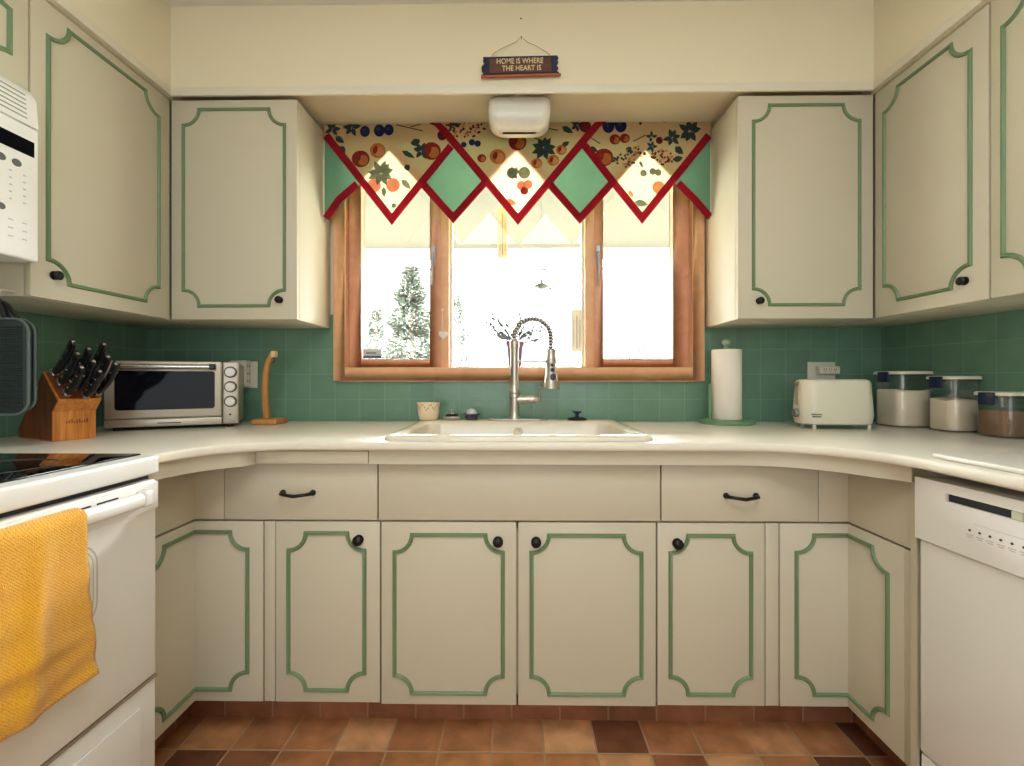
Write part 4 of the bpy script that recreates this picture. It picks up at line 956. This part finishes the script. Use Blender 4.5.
def prints(parent, items, dy):
    mb = MB()
    def blob(x, y, rx, ry, k, rot=0, n=14, d=0):
        c = math.cos(rot); s = math.sin(rot)
        mb.poly([vp(x + rx * math.cos(a) * c - ry * math.sin(a) * s, y + rx * math.cos(a) * s + ry * math.sin(a) * c, dy - d) for a in [2 * PI * i / n for i in range(n)]], PK.index(k))
    def leaf(x, y, l, w, k, rot, d=0):
        c = math.cos(rot); s = math.sin(rot); pts = []
        for t_, q in ((-.5, 0), (-.2, .5), (.15, .42), (.5, 0), (.15, -.42), (-.2, -.5)): pts.append(vp(x + l * t_ * c - w * q * s, y + l * t_ * s + w * q * c, dy - d))
        mb.poly(pts, PK.index(k))
    for it in items:
        kind, x, y = it[:3]
        if kind == 'apple':
            r, k = it[3], it[4]; blob(x, y, r, r * .92, k); blob(x + r * .25, y + r * .15, r * .55, r * .6, 'hi' if k == 'org' else ('org' if k == 'red' else 'sage'), .4, 12, .0003); blob(x - r * .3, y - r * .1, r * .3, r * .5, 'red' if k != 'blue' else 'leaf', .3, 10, .0005)
        elif kind == 'plum': r = it[3]; blob(x, y, r, r * 1.1, 'blue'); blob(x - r * .2, y - r * .25, r * .35, r * .3, 'leaf', .3, 10, .0003)
        elif kind == 'leaves':
            n, R_, k = it[3], it[4], it[5]
            for i in range(n):
                a = 2 * PI * i / n + random.uniform(-.3, .3); leaf(x + R_ * .55 * math.cos(a), y + R_ * .5 * math.sin(a), R_ * random.uniform(.8, 1.1), R_ * .5, k, a, .0001 * (i % 4))
        elif kind == 'berries':
            n, R_, k = it[3], it[4], it[5]
            for i in range(n):
                a = random.uniform(0, 6.28); q = R_ * math.sqrt(random.random()); blob(x + 1.4 * q * math.cos(a), y + .8 * q * math.sin(a), 1.25, 1.2, k if i % 3 else 'hi', 0, 8, .0001 * (i % 5))
        elif kind == 'dot': blob(x, y, it[3], it[3], it[4])
        elif kind == 'leaf': leaf(x, y, it[3], it[4], it[5], it[6])
        elif kind == 'twig':
            x2, y2 = it[3], it[4]; d = Vector((x2 - x, y2 - y)).normalized() * .5
            mb.poly([vp(x - d.y, y + d.x, dy), vp(x2 - d.y, y2 + d.x, dy), vp(x2 + d.y, y2 - d.x, dy), vp(x + d.y, y - d.x, dy)], PK.index('leaf'))
    return mb.build('fruit_print', PMATS, parent, smooth=80, norm=False)
gp = []
for pts, bpts, dy in (([(324, 119), (418, 119), (390, 150), (357, 183), (329, 216), (325.5, 219), (324, 219)], [(358.5, 184), (341, 199), (328, 217.5)], .006),
                      ([(362, 119), (545, 119), (517, 150), (453, 219), (390, 150)], [(517, 150), (453, 219), (389.5, 150)], .009),
                      ([(489, 119), (672, 119), (644, 150), (580, 220), (517, 150)], [(644.5, 150), (580, 220), (516.5, 150)], .006),
                      ([(616, 119), (711, 119), (711, 216), (707.5, 215), (693, 198), (678, 183), (644, 150)], [(708.5, 216), (693, 198), (677, 182.5)], .009)):
    g = panel('green_panel', pts, VGREEN, dy); band(g, bpts, dy - .0016)
bandseq = {}
f1_ = panel('fruit_panel', [(324, 119), (470, 119), (452, 149), (392, 221.5), (324, 137)], FRUIT, .001)
band(f1_, [(453, 147.5), (392, 221.5), (324, 137)], -.0008)
f3_ = panel('fruit_panel', [(560, 119), (711, 119), (711, 137), (642, 220.5), (581, 145)], FRUIT, .001)
band(f3_, [(711, 137), (642, 220.5), (580, 144)], -.0008)
f2_ = panel('fruit_panel', [(432, 119), (604, 119), (518, 221.5)], FRUIT, -.0035)
band(f2_, [(606, 119), (518, 221.5), (430, 119)], -.0055)
def z2(x, y): return 310 + x / 4.876, 100 + y / 4.876
def z3(x, y): return 510 + x / 4.876, 100 + y / 4.876
A = lambda k, f, x, y, *r: (k,) + f(x, y) + (r if k != 'twig' else f(*r))
prints(f1_, [A('apple', z2, 247, 282, 9, 'red'), A('apple', z2, 330, 243, 8, 'org'), A('leaves', z2, 545, 245, 6, 9, 'leaf'), A('apple', z2, 592, 245, 9.5, 'red'), A('leaf', z2, 480, 262, 15, 5, 'leaf', .5), A('leaf', z2, 515, 205, 8, 10, 'leaf', 1.2),
              A('leaves', z2, 205, 135, 6, 9, 'leaf'), A('plum', z2, 268, 152, 5), A('plum', z2, 338, 148, 5.5), A('plum', z2, 384, 145, 5), A('leaves', z2, 110, 140, 5, 8, 'leaf'), A('leaf', z2, 145, 192, 11, 6, 'leaf', .6), A('leaf', z2, 158, 240, 9, 7, 'leaf', .9), A('twig', z2, 420, 120, 550, 150), A('twig', z2, 490, 130, 540, 118),
              A('leaves', z2, 345, 350, 9, 13, 'sage'), A('dot', z2, 312, 408, 7, 'blush'), A('dot', z2, 405, 408, 7, 'blush'), A('leaf', z2, 470, 405, 13, 6, 'sage', .8), A('leaf', z2, 360, 440, 10, 5, 'sage', 1.5), A('leaf', z2, 410, 505, 6, 5, 'sage', -.6), A('leaf', z2, 475, 325, 7, 6, 'leaf', 1.1), A('dot', z2, 645, 170, 5, 'maroon')], -.0004)
prints(f2_, [A('berries', z2, 760, 135, 60, 14, 'maroon'), A('leaves', z2, 700, 130, 5, 7, 'leaf'), A('dot', z2, 750, 218, 2.8, 'blue'), A('dot', z2, 790, 207, 3.2, 'blue'), A('dot', z2, 818, 213, 3.2, 'blue'), A('apple', z2, 838, 283, 4.5, 'red'), A('apple', z2, 915, 275, 8, 'org'), A('apple', z2, 1012, 205, 9, 'red'),
              A('leaves', z2, 995, 350, 7, 7, 'sage'), A('dot', z2, 985, 352, 5.5, 'sage'), A('dot', z3, 70, 350, 6, 'sage'), A('dot', z3, 55, 410, 4.5, 'blush'), A('dot', z3, 88, 405, 4.5, 'blush'), A('dot', z3, 70, 435, 4, 'red'), A('leaf', z3, 5, 490, 12, 6, 'blush', .4),
              A('leaves', z3, 165, 235, 9, 12, 'leaf'), A('apple', z3, 130, 305, 5.5, 'org'), A('apple', z3, 210, 292, 6, 'org'), A('apple', z3, 250, 243, 5.5, 'org'), A('leaf', z3, 270, 215, 9, 5, 'leaf', -.5), A('leaf', z3, 280, 148, 13, 6, 'leaf', .5), A('leaves', z3, 325, 125, 5, 7, 'leaf'), A('dot', z3, 365, 130, 6, 'maroon'), A('twig', z3, 180, 140, 235, 150), A('twig', z3, 100, 175, 150, 200)], -.0050)
prints(f3_, [A('plum', z3, 480, 128, 6), A('plum', z3, 540, 125, 6), A('plum', z3, 505, 105, 4), A('apple', z3, 512, 190, 5.5, 'red'), A('apple', z3, 560, 185, 5, 'red'), A('apple', z3, 458, 275, 9.5, 'red'), A('leaf', z3, 405, 240, 10, 7, 'leaf', .2),
              A('berries', z3, 555, 290, 30, 8, 'leaf'), A('berries', z3, 615, 250, 26, 7, 'leaf'), A('leaf', z3, 580, 240, 7, 6, 'leaf', .3), A('leaves', z3, 690, 178, 4, 6, 'leaf'), A('leaves', z3, 690, 225, 5, 6, 'leaf'), A('leaves', z3, 790, 182, 6, 9, 'leaf'), A('dot', z3, 728, 195, 3.5, 'maroon'), A('leaf', z3, 825, 242, 11, 7, 'leaf', .7),
              A('berries', z3, 745, 275, 44, 9, 'red'), A('leaf', z3, 820, 282, 10, 6, 'leaf', -.3), A('leaves', z3, 875, 150, 7, 12, 'leaf'), A('leaves', z3, 640, 98, 4, 6, 'leaf'), A('leaf', z3, 750, 98, 8, 5, 'leaf', .3), A('twig', z3, 390, 180, 440, 210), A('twig', z3, 600, 200, 660, 170),
              A('dot', z3, 650, 352, 3.4, 'sage'), A('dot', z3, 695, 343, 3.4, 'sage'), A('dot', z3, 722, 348, 3.4, 'sage'), A('leaf', z3, 640, 310, 8, 3, 'sage', 1.2), A('dot', z3, 725, 420, 6.5, 'hi'), A('leaf', z3, 640, 495, 14, 7, 'sage', .2), A('leaf', z3, 590, 450, 9, 4, 'hi', 1)], -.0004)
mb = MB(); mb.box(onY(325, 121, VY + .02).x, onY(710, 121, VY + .02).x, VY + .012, VY + .028, 2.09, UU - .0025); mb.build('mounting_board', TANWOOD, va)

# ================================================================== LAMP, PLAQUE, WINDOW ORNAMENTS
LY0, LY1 = 1.690, 1.825
lx0, lx1 = xat(487.5, LY0), xat(551.5, LY0); zb = zat(138.3, LY1 - .03)
lp = thing('ceiling_lamp', 'unlit white rounded glass lamp under the soffit above the valance', 'lamp', ((lx0 + lx1) / 2, (LY0 + LY1) / 2, UU - .002))
OPAL = mat('opal_glass', (226, 224, 214), .25)
rings = []
zt = UU - .008; hgt = zt - zb; rc = .05
for k in range(13):
    f = k / 12; a = f * PI / 2
    z = zb + rc * 1.0 * (1 - math.sin(a)) if False else zb + .05 * (1 - math.cos(a)); ins = .05 * (1 - math.sin(a))
    rings.append([(x, y, z) for x, y in rrect(lx0 + ins * 1.05 + .002, lx1 - ins * 1.05 - .002, LY0 + ins * .8, LY1 - ins * .8, .035)])
rings.append([(x, y, zb + .06) for x, y in rrect(lx0, lx1, LY0, LY1, .035)])
rings.append([(x, y, zt - .012) for x, y in rrect(lx0, lx1, LY0, LY1, .035)])
rings.append([(x, y, zt - .003) for x, y in rrect(lx0 + .006, lx1 - .006, LY0 + .006, LY1 - .006, .035)])
rings.append([(x, y, zt) for x, y in rrect(lx0 + .022, lx1 - .022, LY0 + .02, LY1 - .02, .03)])
mb = MB(); mb.rings(rings); mb.build('shade', OPAL, lp, smooth=60)
mb = MB(); mb.lathe([(.06, zt + .0002), (.06, UU - .0022), (.0001, UU - .0022)], ((lx0 + lx1) / 2, (LY0 + LY1) / 2, 0), (0, 0, 1), 24); mb.build('lamp_holder', WHITEP, lp)

SGY = SF - .014
def sg(x, y, Y=SGY): return onY(470 + x / 10.24, 20 + y / 10.24, Y)
pq = thing('wall_plaque', 'small brown and navy plaque reading HOME IS WHERE THE HEART IS', 'plaque', tuple(sg(520, 590)))
mb = MB()
out = [(118, 560), (150, 540), (120, 510), (115, 480), (150, 440), (130, 410), (158, 395), (132, 378), (895, 360), (905, 380), (880, 395), (905, 425), (880, 455), (905, 485), (880, 510), (925, 545)]
mb.prism([sg(x, y) for x, y in out], (0, .0125, 0)); bd = mb.build('board', SIGNNAVY, pq, bevel=.001)
mb = MB(); mb.prism([sg(x, y, SGY - .004) for x, y in ((112, 584), (932, 561), (932, 542), (112, 563))], (0, .009, 0)); mb.build('bottom_edge', SIGNRED, bd, bevel=.001)
mb = MB(); mb.prism([sg(x, y, SGY - .0002) for x, y in ((205, 545), (835, 530), (825, 385), (200, 398))], (0, -.0012, 0)); fpn = mb.build('face', SIGNBROWN, bd)
def put_text(body, wpx, hpx, cxp, cyp, name, parent, m, rot):
    me = text_mesh(body, 1.0, .02)
    xs = [v.co.x for v in me.vertices]; ys = [v.co.y for v in me.vertices]
    w = max(xs) - min(xs); h = max(ys) - min(ys); cx_, cy_ = (max(xs) + min(xs)) / 2, (max(ys) + min(ys)) / 2
    P0 = sg(cxp, cyp); pm = (sg(1000, 0) - sg(0, 0)).x / 1000
    for v in me.vertices:
        u = (v.co.x - cx_) * wpx / w * pm; q = (v.co.y - cy_) * hpx / h * pm
        d = .001 if v.co.z > 0 else 0
        v.co = Vector((P0.x + u, SGY - .0016 - d, P0.z + q + u * rot)) - ROOT[parent.name]
    me.name = name; me.materials.clear(); me.materials.append(m)
    o = bpy.data.objects.new(name, me); C.objects.link(o); o.parent = parent; return o
put_text('HOME IS WHERE', 475, 56, 512, 421, 'lettering', bd, LETTER, .012)
put_text('THE HEART IS', 400, 54, 528, 494, 'lettering', bd, LETTER, .012)
STR = mat('twine', (150, 128, 84), .9)
mb = MB(); mb.tube([sg(228, 368), sg(232, 350), sg(300, 305), sg(370, 270), sg(470, 225), sg(525, 172), sg(590, 228), sg(680, 268), sg(780, 325), sg(815, 352), sg(818, 362)], .0011, 6); mb.build('hanging_string', STR, pq)
np_ = sg(525, 172)
mb = MB(); mb.lathe([(.0012, -.004), (.0012, .0155), (.0022, .016), (.0001, .017)], (np_.x, SF, np_.z), (0, -1, 0), 8); mb.build('nail', BRONZE, pq)
nh = onY(521, 19, SF)
mb = MB(); mb.lathe([(.0016, 0), (.0016, .004), (.0032, .0045), (.0001, .006)], (nh.x, SF + .002, nh.z), (0, -1, 0), 8); tag(mb.build('nail', BRONZE), 'bare nail in the yellow soffit above the plaque', 'nail')

# heart ornament on the left mullion
h0, h1 = onY(442.5, 310, 1.97), onY(443.2, 335, 1.966)
t = thing('heart_ornament', 'small white heart hanging on the left window post', 'ornament', tuple(h1))
mb = MB(); mb.lathe([(.0015, 0), (.0015, .008), (.006, .009), (.0001, .012)], (h0.x, 1.9719, h0.z), (0, -1, 0), 10); mb.tube([(h0.x, 1.965, h0.z), (h1.x, 1.963, h1.z + .014)], .0011, 6); mb.build('hanger', WHITEP, t)
pts = []
for i in range(28):
    a = 2 * PI * i / 28; pts.append((h1.x + .0013 * 16 * math.sin(a) ** 3 * .95, 1.9605, h1.z + .0013 * (13 * math.cos(a) - 5 * math.cos(2 * a) - 2 * math.cos(3 * a) - math.cos(4 * a))))
mb = MB(); mb.prism(pts, (0, .010, 0)); mb.build('heart', mat('pale_ceramic', (226, 220, 214), .3), t, bevel=.003)
# sticker
s0, s1 = onY(363, 358.5, 2.005), onY(381.5, 349, 2.005)
t = thing('window_sticker', 'white and blue sticker in the lower corner of the left pane', 'sticker', (s0.x, 2.0055, s0.z))
hh = s1.z - s0.z
mb = MB(); mb.box(s0.x, s1.x, 2.0050, 2.0056, s0.z, s1.z); sb = mb.build('label_sheet', mat('sticker_grey', (196, 200, 196), .5), t)
mb = MB(); mb.box(s0.x, s1.x, 2.0046, 2.0049, s0.z, s0.z + hh * .28); mb.build('blue_band', mat('sticker_blue', (70, 100, 138), .5), sb)
mb = MB()
for k in range(9): mb.box(s0.x + .014 + k * .005, s0.x + .0175 + k * .005, 2.0046, 2.0049, s0.z + hh * .5, s0.z + hh * .68)
mb.build('print', mat('sticker_print', (120, 90, 80), .5), sb)
# thermometers
THC = mat('thermometer_cream', (236, 228, 190), .5)
def thermometer(label, px0, px1, py0, py1, Y, hang):
    a, b = onY(px0, py1, Y), onY(px1, py0, Y); cx_ = (a.x + b.x) / 2
    t = thing('thermometer', label, 'thermometer', (cx_, Y, a.z))
    mb = MB(); mb.prism([(x, Y, z) for x, z in rrect(a.x, b.x, a.z, b.z, .012)], (0, .006, 0)); bd = mb.build('dial_plate', THC, t)
    mb = MB(); n = 14
    for k in range(n):
        z = a.z + (b.z - a.z) * (.15 + .62 * k / n)
        for q in (.18, .70): mb.box(a.x + (b.x - a.x) * q, a.x + (b.x - a.x) * (q + .12), Y - .0008, Y - .0001, z, z + .003)
    mb.build('scale_mark', mat('scale_print', (120, 110, 90), .6), bd)
    mb = MB(); mb.tube([(cx_, Y - .003, a.z + .02), (cx_, Y - .003, b.z - .03)], .0025, 8); mb.lathe([(.0001, -.004), (.005, 0), (.0001, .004)], (cx_, Y - .003, a.z + .018), (0, 0, 1), 10); mb.build('tube', mat('therm_tube', (190, 160, 120), .3), bd)
    if hang:
        mb = MB(); mb.tube([(cx_, Y + .003, b.z - .004), (cx_, Y + .003, hang)], .0012, 6); mb.build('hanging_cord', WHITEP, t)
    else:
        mb = MB(); mb.box(cx_, M2a - .001, Y + .0062, Y + .012, (a.z + b.z) / 2 - .008, (a.z + b.z) / 2 + .008); mb.build('bracket', WHITEP, t)
thermometer('pale hanging thermometer strip high in the middle pane, just left of the valance point', 497.5, 507.5, 208, 258, 2.22, 2.32)
thermometer('cream thermometer at the right edge of the middle pane', 571, 582.5, 309, 352, 2.06, None)
# hanging metal ornament outside
w0 = onY(541.5, 288, 2.45)
GM = mat('pewter', (120, 126, 132), .4, .6)
t = thing('hanging_ornament', 'grey round-bodied metal ornament hanging outside above the faucet', 'ornament', tuple(w0))
mb = MB(); mb.lathe([(.0001, -.03), (.02, -.026), (.038, -.012), (.045, .0), (.040, .012), (.022, .022), (.008, .027), (.004, .05), (.0001, .052)], tuple(w0), (0, 0, 1), 24); bd = mb.build('body', GM, t, smooth=60)
mb = MB(); mb.tube([(w0.x + .04, w0.y, w0.z - .008), (w0.x + .055, w0.y, w0.z), (w0.x + .06, w0.y, w0.z + .02), (w0.x + .068, w0.y, w0.z + .026)], [.006, .005, .004, .002], 8); mb.tube([(w0.x - .04, w0.y, w0.z), (w0.x - .056, w0.y, w0.z - .006)], [.006, .002], 8); mb.build('spout', GM, bd)
mb = MB(); mb.tube([(w0.x, w0.y, w0.z + .05), (w0.x, w0.y, 2.262)], .0011, 6); mb.lathe([(.035, 0), (.03, .006), (.0001, .012)], (w0.x + .008, w0.y, w0.z + .088), (.15, 0, 1), 16); mb.build('cord', GM, t)
mb = MB(); mb.tube([(w0.x, w0.y, w0.z - .028), (w0.x + .002, w0.y, w0.z - .17)], .0013, 6)
for k in range(4): mb.lathe([(.0001, -.008), (.007, 0), (.0001, .008)], (w0.x + .001 * k, w0.y, w0.z - .06 - k * .035), (0, 0, 1), 8)
mb.build('bead_string', mat('glass_bead', (190, 196, 200), .2), bd)

# ================================================================== OUTSIDE
LEAFP = mat('conifer_green', (62, 68, 58), .9, var=.3, vscale=6)
LEAFY = mat('shrub_green', (46, 52, 40), .9, var=.3, vscale=6)
BARK = mat('bark', (110, 92, 76), .9)
GZ = -.7
struct(MB().box(-30, 30, YW + WTH + .3, 60, GZ - .2, GZ).build('ground', mat('lawn', (92, 96, 84), .95, var=.1, vscale=1), flat=True))
# foundation under the outside of the wall, sloping eave and its fascia
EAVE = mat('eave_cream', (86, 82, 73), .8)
mb = MB(); mb.prism([(-3.2, YW + WTH, 2.30), (-3.2, 3.28, 2.035), (-3.2, 3.28, 2.10), (-3.2, YW + WTH, 2.42)], (6.4, 0, 0)); struct(mb.build('eave', EAVE, flat=True))
mb = MB(); mb.box(-3.2, 3.2, 3.282, 3.31, 1.955, 2.12); struct(mb.build('trim_5', mat('fascia_white', (246, 246, 244), .6), flat=True))
mb = MB(); mb.tube([(-12, 9, zat(268, 9)), (0, 9, zat(269.5, 9)), (12, 9, zat(266, 9))], .015, 6); tag(mb.build('utility_wire', mat('wire_grey', (40, 40, 42), .9, spec=.05)), 'thin wire crossing the white sky outside the window', 'wire')
sillz = OZ0 - .02
mb = MB(); mb.box(WX0 - .05, WX1 + .05, YW + WTH - .008, YW + WTH + .14, sillz - .03, sillz); struct(mb.build('trim_6', mat('outer_sill_brown', (84, 72, 62), .6)))
# potted plant on outer sill
pp = onY(515, 366, 2.18)
t = thing('potted_plant', 'purple pot with a sparse leafy plant on the outer sill behind the faucet', 'potted plant', (pp.x, 2.18, sillz))
POT = mat('plum_pot', (64, 18, 46), .95, spec=.05)
ztop = onY(515, 342, 2.18).z
mb = MB(); H = ztop - sillz; mb.lathe([(.0001, .0005), (.028, .0005), (.038, H - .02), (.043, H - .02), (.044, H), (.037, H), (.034, H - .02), (.0001, H - .022)], (pp.x, 2.18, sillz), (0, 0, 1), 24); mb.build('pot', POT, t, smooth=40)
mb = MB()
def add_leaf(mb, p, d, l, w, mi=0):
    d = d.normalized(); s = d.cross(Vector((random.uniform(-1, 1), random.uniform(-1, 1), random.uniform(-1, 1)))).normalized()
    mb.poly([p, p + d * l * .5 + s * w, p + d * l, p + d * l * .5 - s * w], mi)
top = Vector((pp.x, 2.18, ztop - .01))
for k in range(28):
    a = random.uniform(0, 6.28); el = random.uniform(.1, 1.2); d = Vector((math.cos(a) * math.cos(el), math.sin(a) * math.cos(el) * .5, math.sin(el))); L_ = random.uniform(.06, .19)
    mb.tube([top, top + d * L_ * .6 + Vector((0, 0, .015)), top + d * L_], .0012, 4)
    for q in range(6): add_leaf(mb, top + d * L_ * (.4 + .12 * q), d + Vector((random.uniform(-.9, .9), random.uniform(-.9, .9), random.uniform(-.3, .9))), .028, .008)
mb.build('foliage', LEAFY, t, flat=True, norm=False)
def conifer(label, x, y, h, r, n, seed, grp):
    random.seed(seed); t = thing('conifer_tree', label, 'tree', (x, y, GZ), group=grp)
    mb = MB(); mb.tube([(x, y, GZ), (x + .02, y, GZ + h * .5), (x, y, GZ + h * .97)], [.09, .06, .012], 8); mb.build('trunk', BARK, t)
    mb = MB()
    for k in range(n):
        f = random.random() ** 1.5 * .97; z = GZ + .25 + (h - .25) * f; rr = r * (1 - f) * (.75 + .25 * math.sin(f * 46)) + .03
        a = random.uniform(0, 6.28); q = rr * random.random() ** .45
        p = Vector((x + q * math.cos(a), y + q * math.sin(a), z - .12 * q / r)); d = Vector((math.cos(a), math.sin(a), random.uniform(-.5, .7)))
        add_leaf(mb, p, d, random.uniform(.07, .15), random.uniform(.014, .034))
    mb.build('foliage', LEAFP, t, flat=True, norm=False)
def treeat(px, py, Y): p = onY(px, py, Y); return p
p = treeat(411, 262, 8.5); conifer('large pale conifer behind the left window pane and post', p.x, 8.5, p.z - GZ, 1.35, 15000, 3, 'conifers outside')
p = treeat(376, 305, 12); conifer('small pale conifer at the left edge of the left window pane', p.x, 12, p.z - GZ, 1.0, 5000, 4, 'conifers outside')
p = treeat(456, 292, 14); conifer('pale conifer seen at the left edge of the middle window pane', p.x, 14, p.z - GZ, 1.4, 6500, 5, 'conifers outside')
random.seed(11)
def shrub(label, px, py, Y, w, n):
    p = treeat(px, py, Y); t = thing('shrub', label, 'shrub', (p.x, Y, GZ)); hgt = p.z - GZ
    mb = MB(); lv = MB()
    for k in range(n):
        a = random.uniform(0, 6.28); e = Vector((p.x + w * math.cos(a) * random.random(), Y + w * math.sin(a) * random.random(), GZ + hgt * random.uniform(.75, 1.0)))
        mb.tube([(p.x, Y, GZ), Vector((p.x, Y, GZ)).lerp(e, .5) + Vector((0, 0, .1)), e], [.02, .012, .004], 5)
        for q in range(14): add_leaf(lv, e + Vector((random.uniform(-.16, .16), random.uniform(-.16, .16), random.uniform(-.3, .1))), Vector((random.uniform(-1, 1), random.uniform(-1, 1), random.uniform(-.4, 1))), .1, .025)
    mb.build('stems', BARK, t); lv.build('foliage', LEAFY, t, flat=True, norm=False)
shrub('pale bare-stemmed shrub low in the right window pane', 640, 332, 10, .45, 12)
# distant house with a low gable roof
hp = treeat(485, 356, 16)
t = thing('house', 'faint pale house with a low gable roof far behind the faucet', 'house', (hp.x, 16.5, GZ))
hz = ZC + .45
mb = MB(); mb.box(hp.x - 2, hp.x + 2.6, 16, 19, GZ, hz - .25); mb.build('house_wall', mat('house_white', (226, 226, 224), .8), t)
mb = MB(); mb.prism([(hp.x - 2.2, 15.9, hz - .25), (hp.x + 2.8, 15.9, hz - .25), (hp.x + .3, 15.9, hz + .35)], (0, 3.2, 0)); mb.build('house_roof', mat('roof_grey', (176, 178, 180), .8), t)

# ================================================================== LIGHT
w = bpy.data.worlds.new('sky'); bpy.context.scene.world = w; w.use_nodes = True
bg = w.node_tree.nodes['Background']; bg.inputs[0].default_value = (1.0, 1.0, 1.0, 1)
_N, _L = w.node_tree.nodes, w.node_tree.links
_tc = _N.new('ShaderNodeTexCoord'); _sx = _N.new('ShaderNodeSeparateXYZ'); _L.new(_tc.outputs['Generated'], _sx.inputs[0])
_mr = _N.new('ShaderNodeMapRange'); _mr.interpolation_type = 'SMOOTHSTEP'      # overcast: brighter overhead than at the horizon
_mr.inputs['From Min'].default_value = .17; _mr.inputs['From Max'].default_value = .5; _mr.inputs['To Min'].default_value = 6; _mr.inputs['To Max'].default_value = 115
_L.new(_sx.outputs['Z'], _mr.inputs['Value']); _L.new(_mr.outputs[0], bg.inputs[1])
def area(name, loc, rot, sx, sy, power, color):
    l = bpy.data.lights.new(name, 'AREA'); l.shape = 'RECTANGLE'; l.size = sx; l.size_y = sy; l.energy = power; l.color = color
    o = bpy.data.objects.new(name, l); C.objects.link(o); o.location = loc; o.rotation_euler = rot; return o
area('ceiling_light', (0.05, .0, CEIL - .03), (0, 0, 0), 1.3, .9, 22, (.87, .95, 1.0))
area('rear_fill', (0.0, YBK + .05, 1.35), (math.radians(90), 0, 0), 2.4, 1.9, 33, (.86, .94, 1.0))  # added fill light behind the camera

# ================================================================== CAMERA
cam = bpy.data.cameras.new('camera'); co = bpy.data.objects.new('camera', cam); C.objects.link(co)
cam.sensor_width = 36; cam.sensor_fit = 'HORIZONTAL'; cam.lens = 36 * F / 1024; cam.shift_y = -(383 - HY) / 1024
co.location = (0, 0, ZC); co.rotation_euler = (PI / 2, 0, TH); cam.clip_start = .02
bpy.context.scene.camera = co
for o in bpy.data.objects:
    if '_local' in o: del o['_local']
vs = bpy.context.scene.view_settings
vs.view_transform = 'Standard'; vs.look = 'None'; vs.gamma = 1; vs.exposure = 0; vs.use_curve_mapping = False
bpy.context.scene.cycles.max_bounces = 10; bpy.context.scene.cycles.transparent_max_bounces = 16
bpy.context.scene.cycles.use_denoising = True
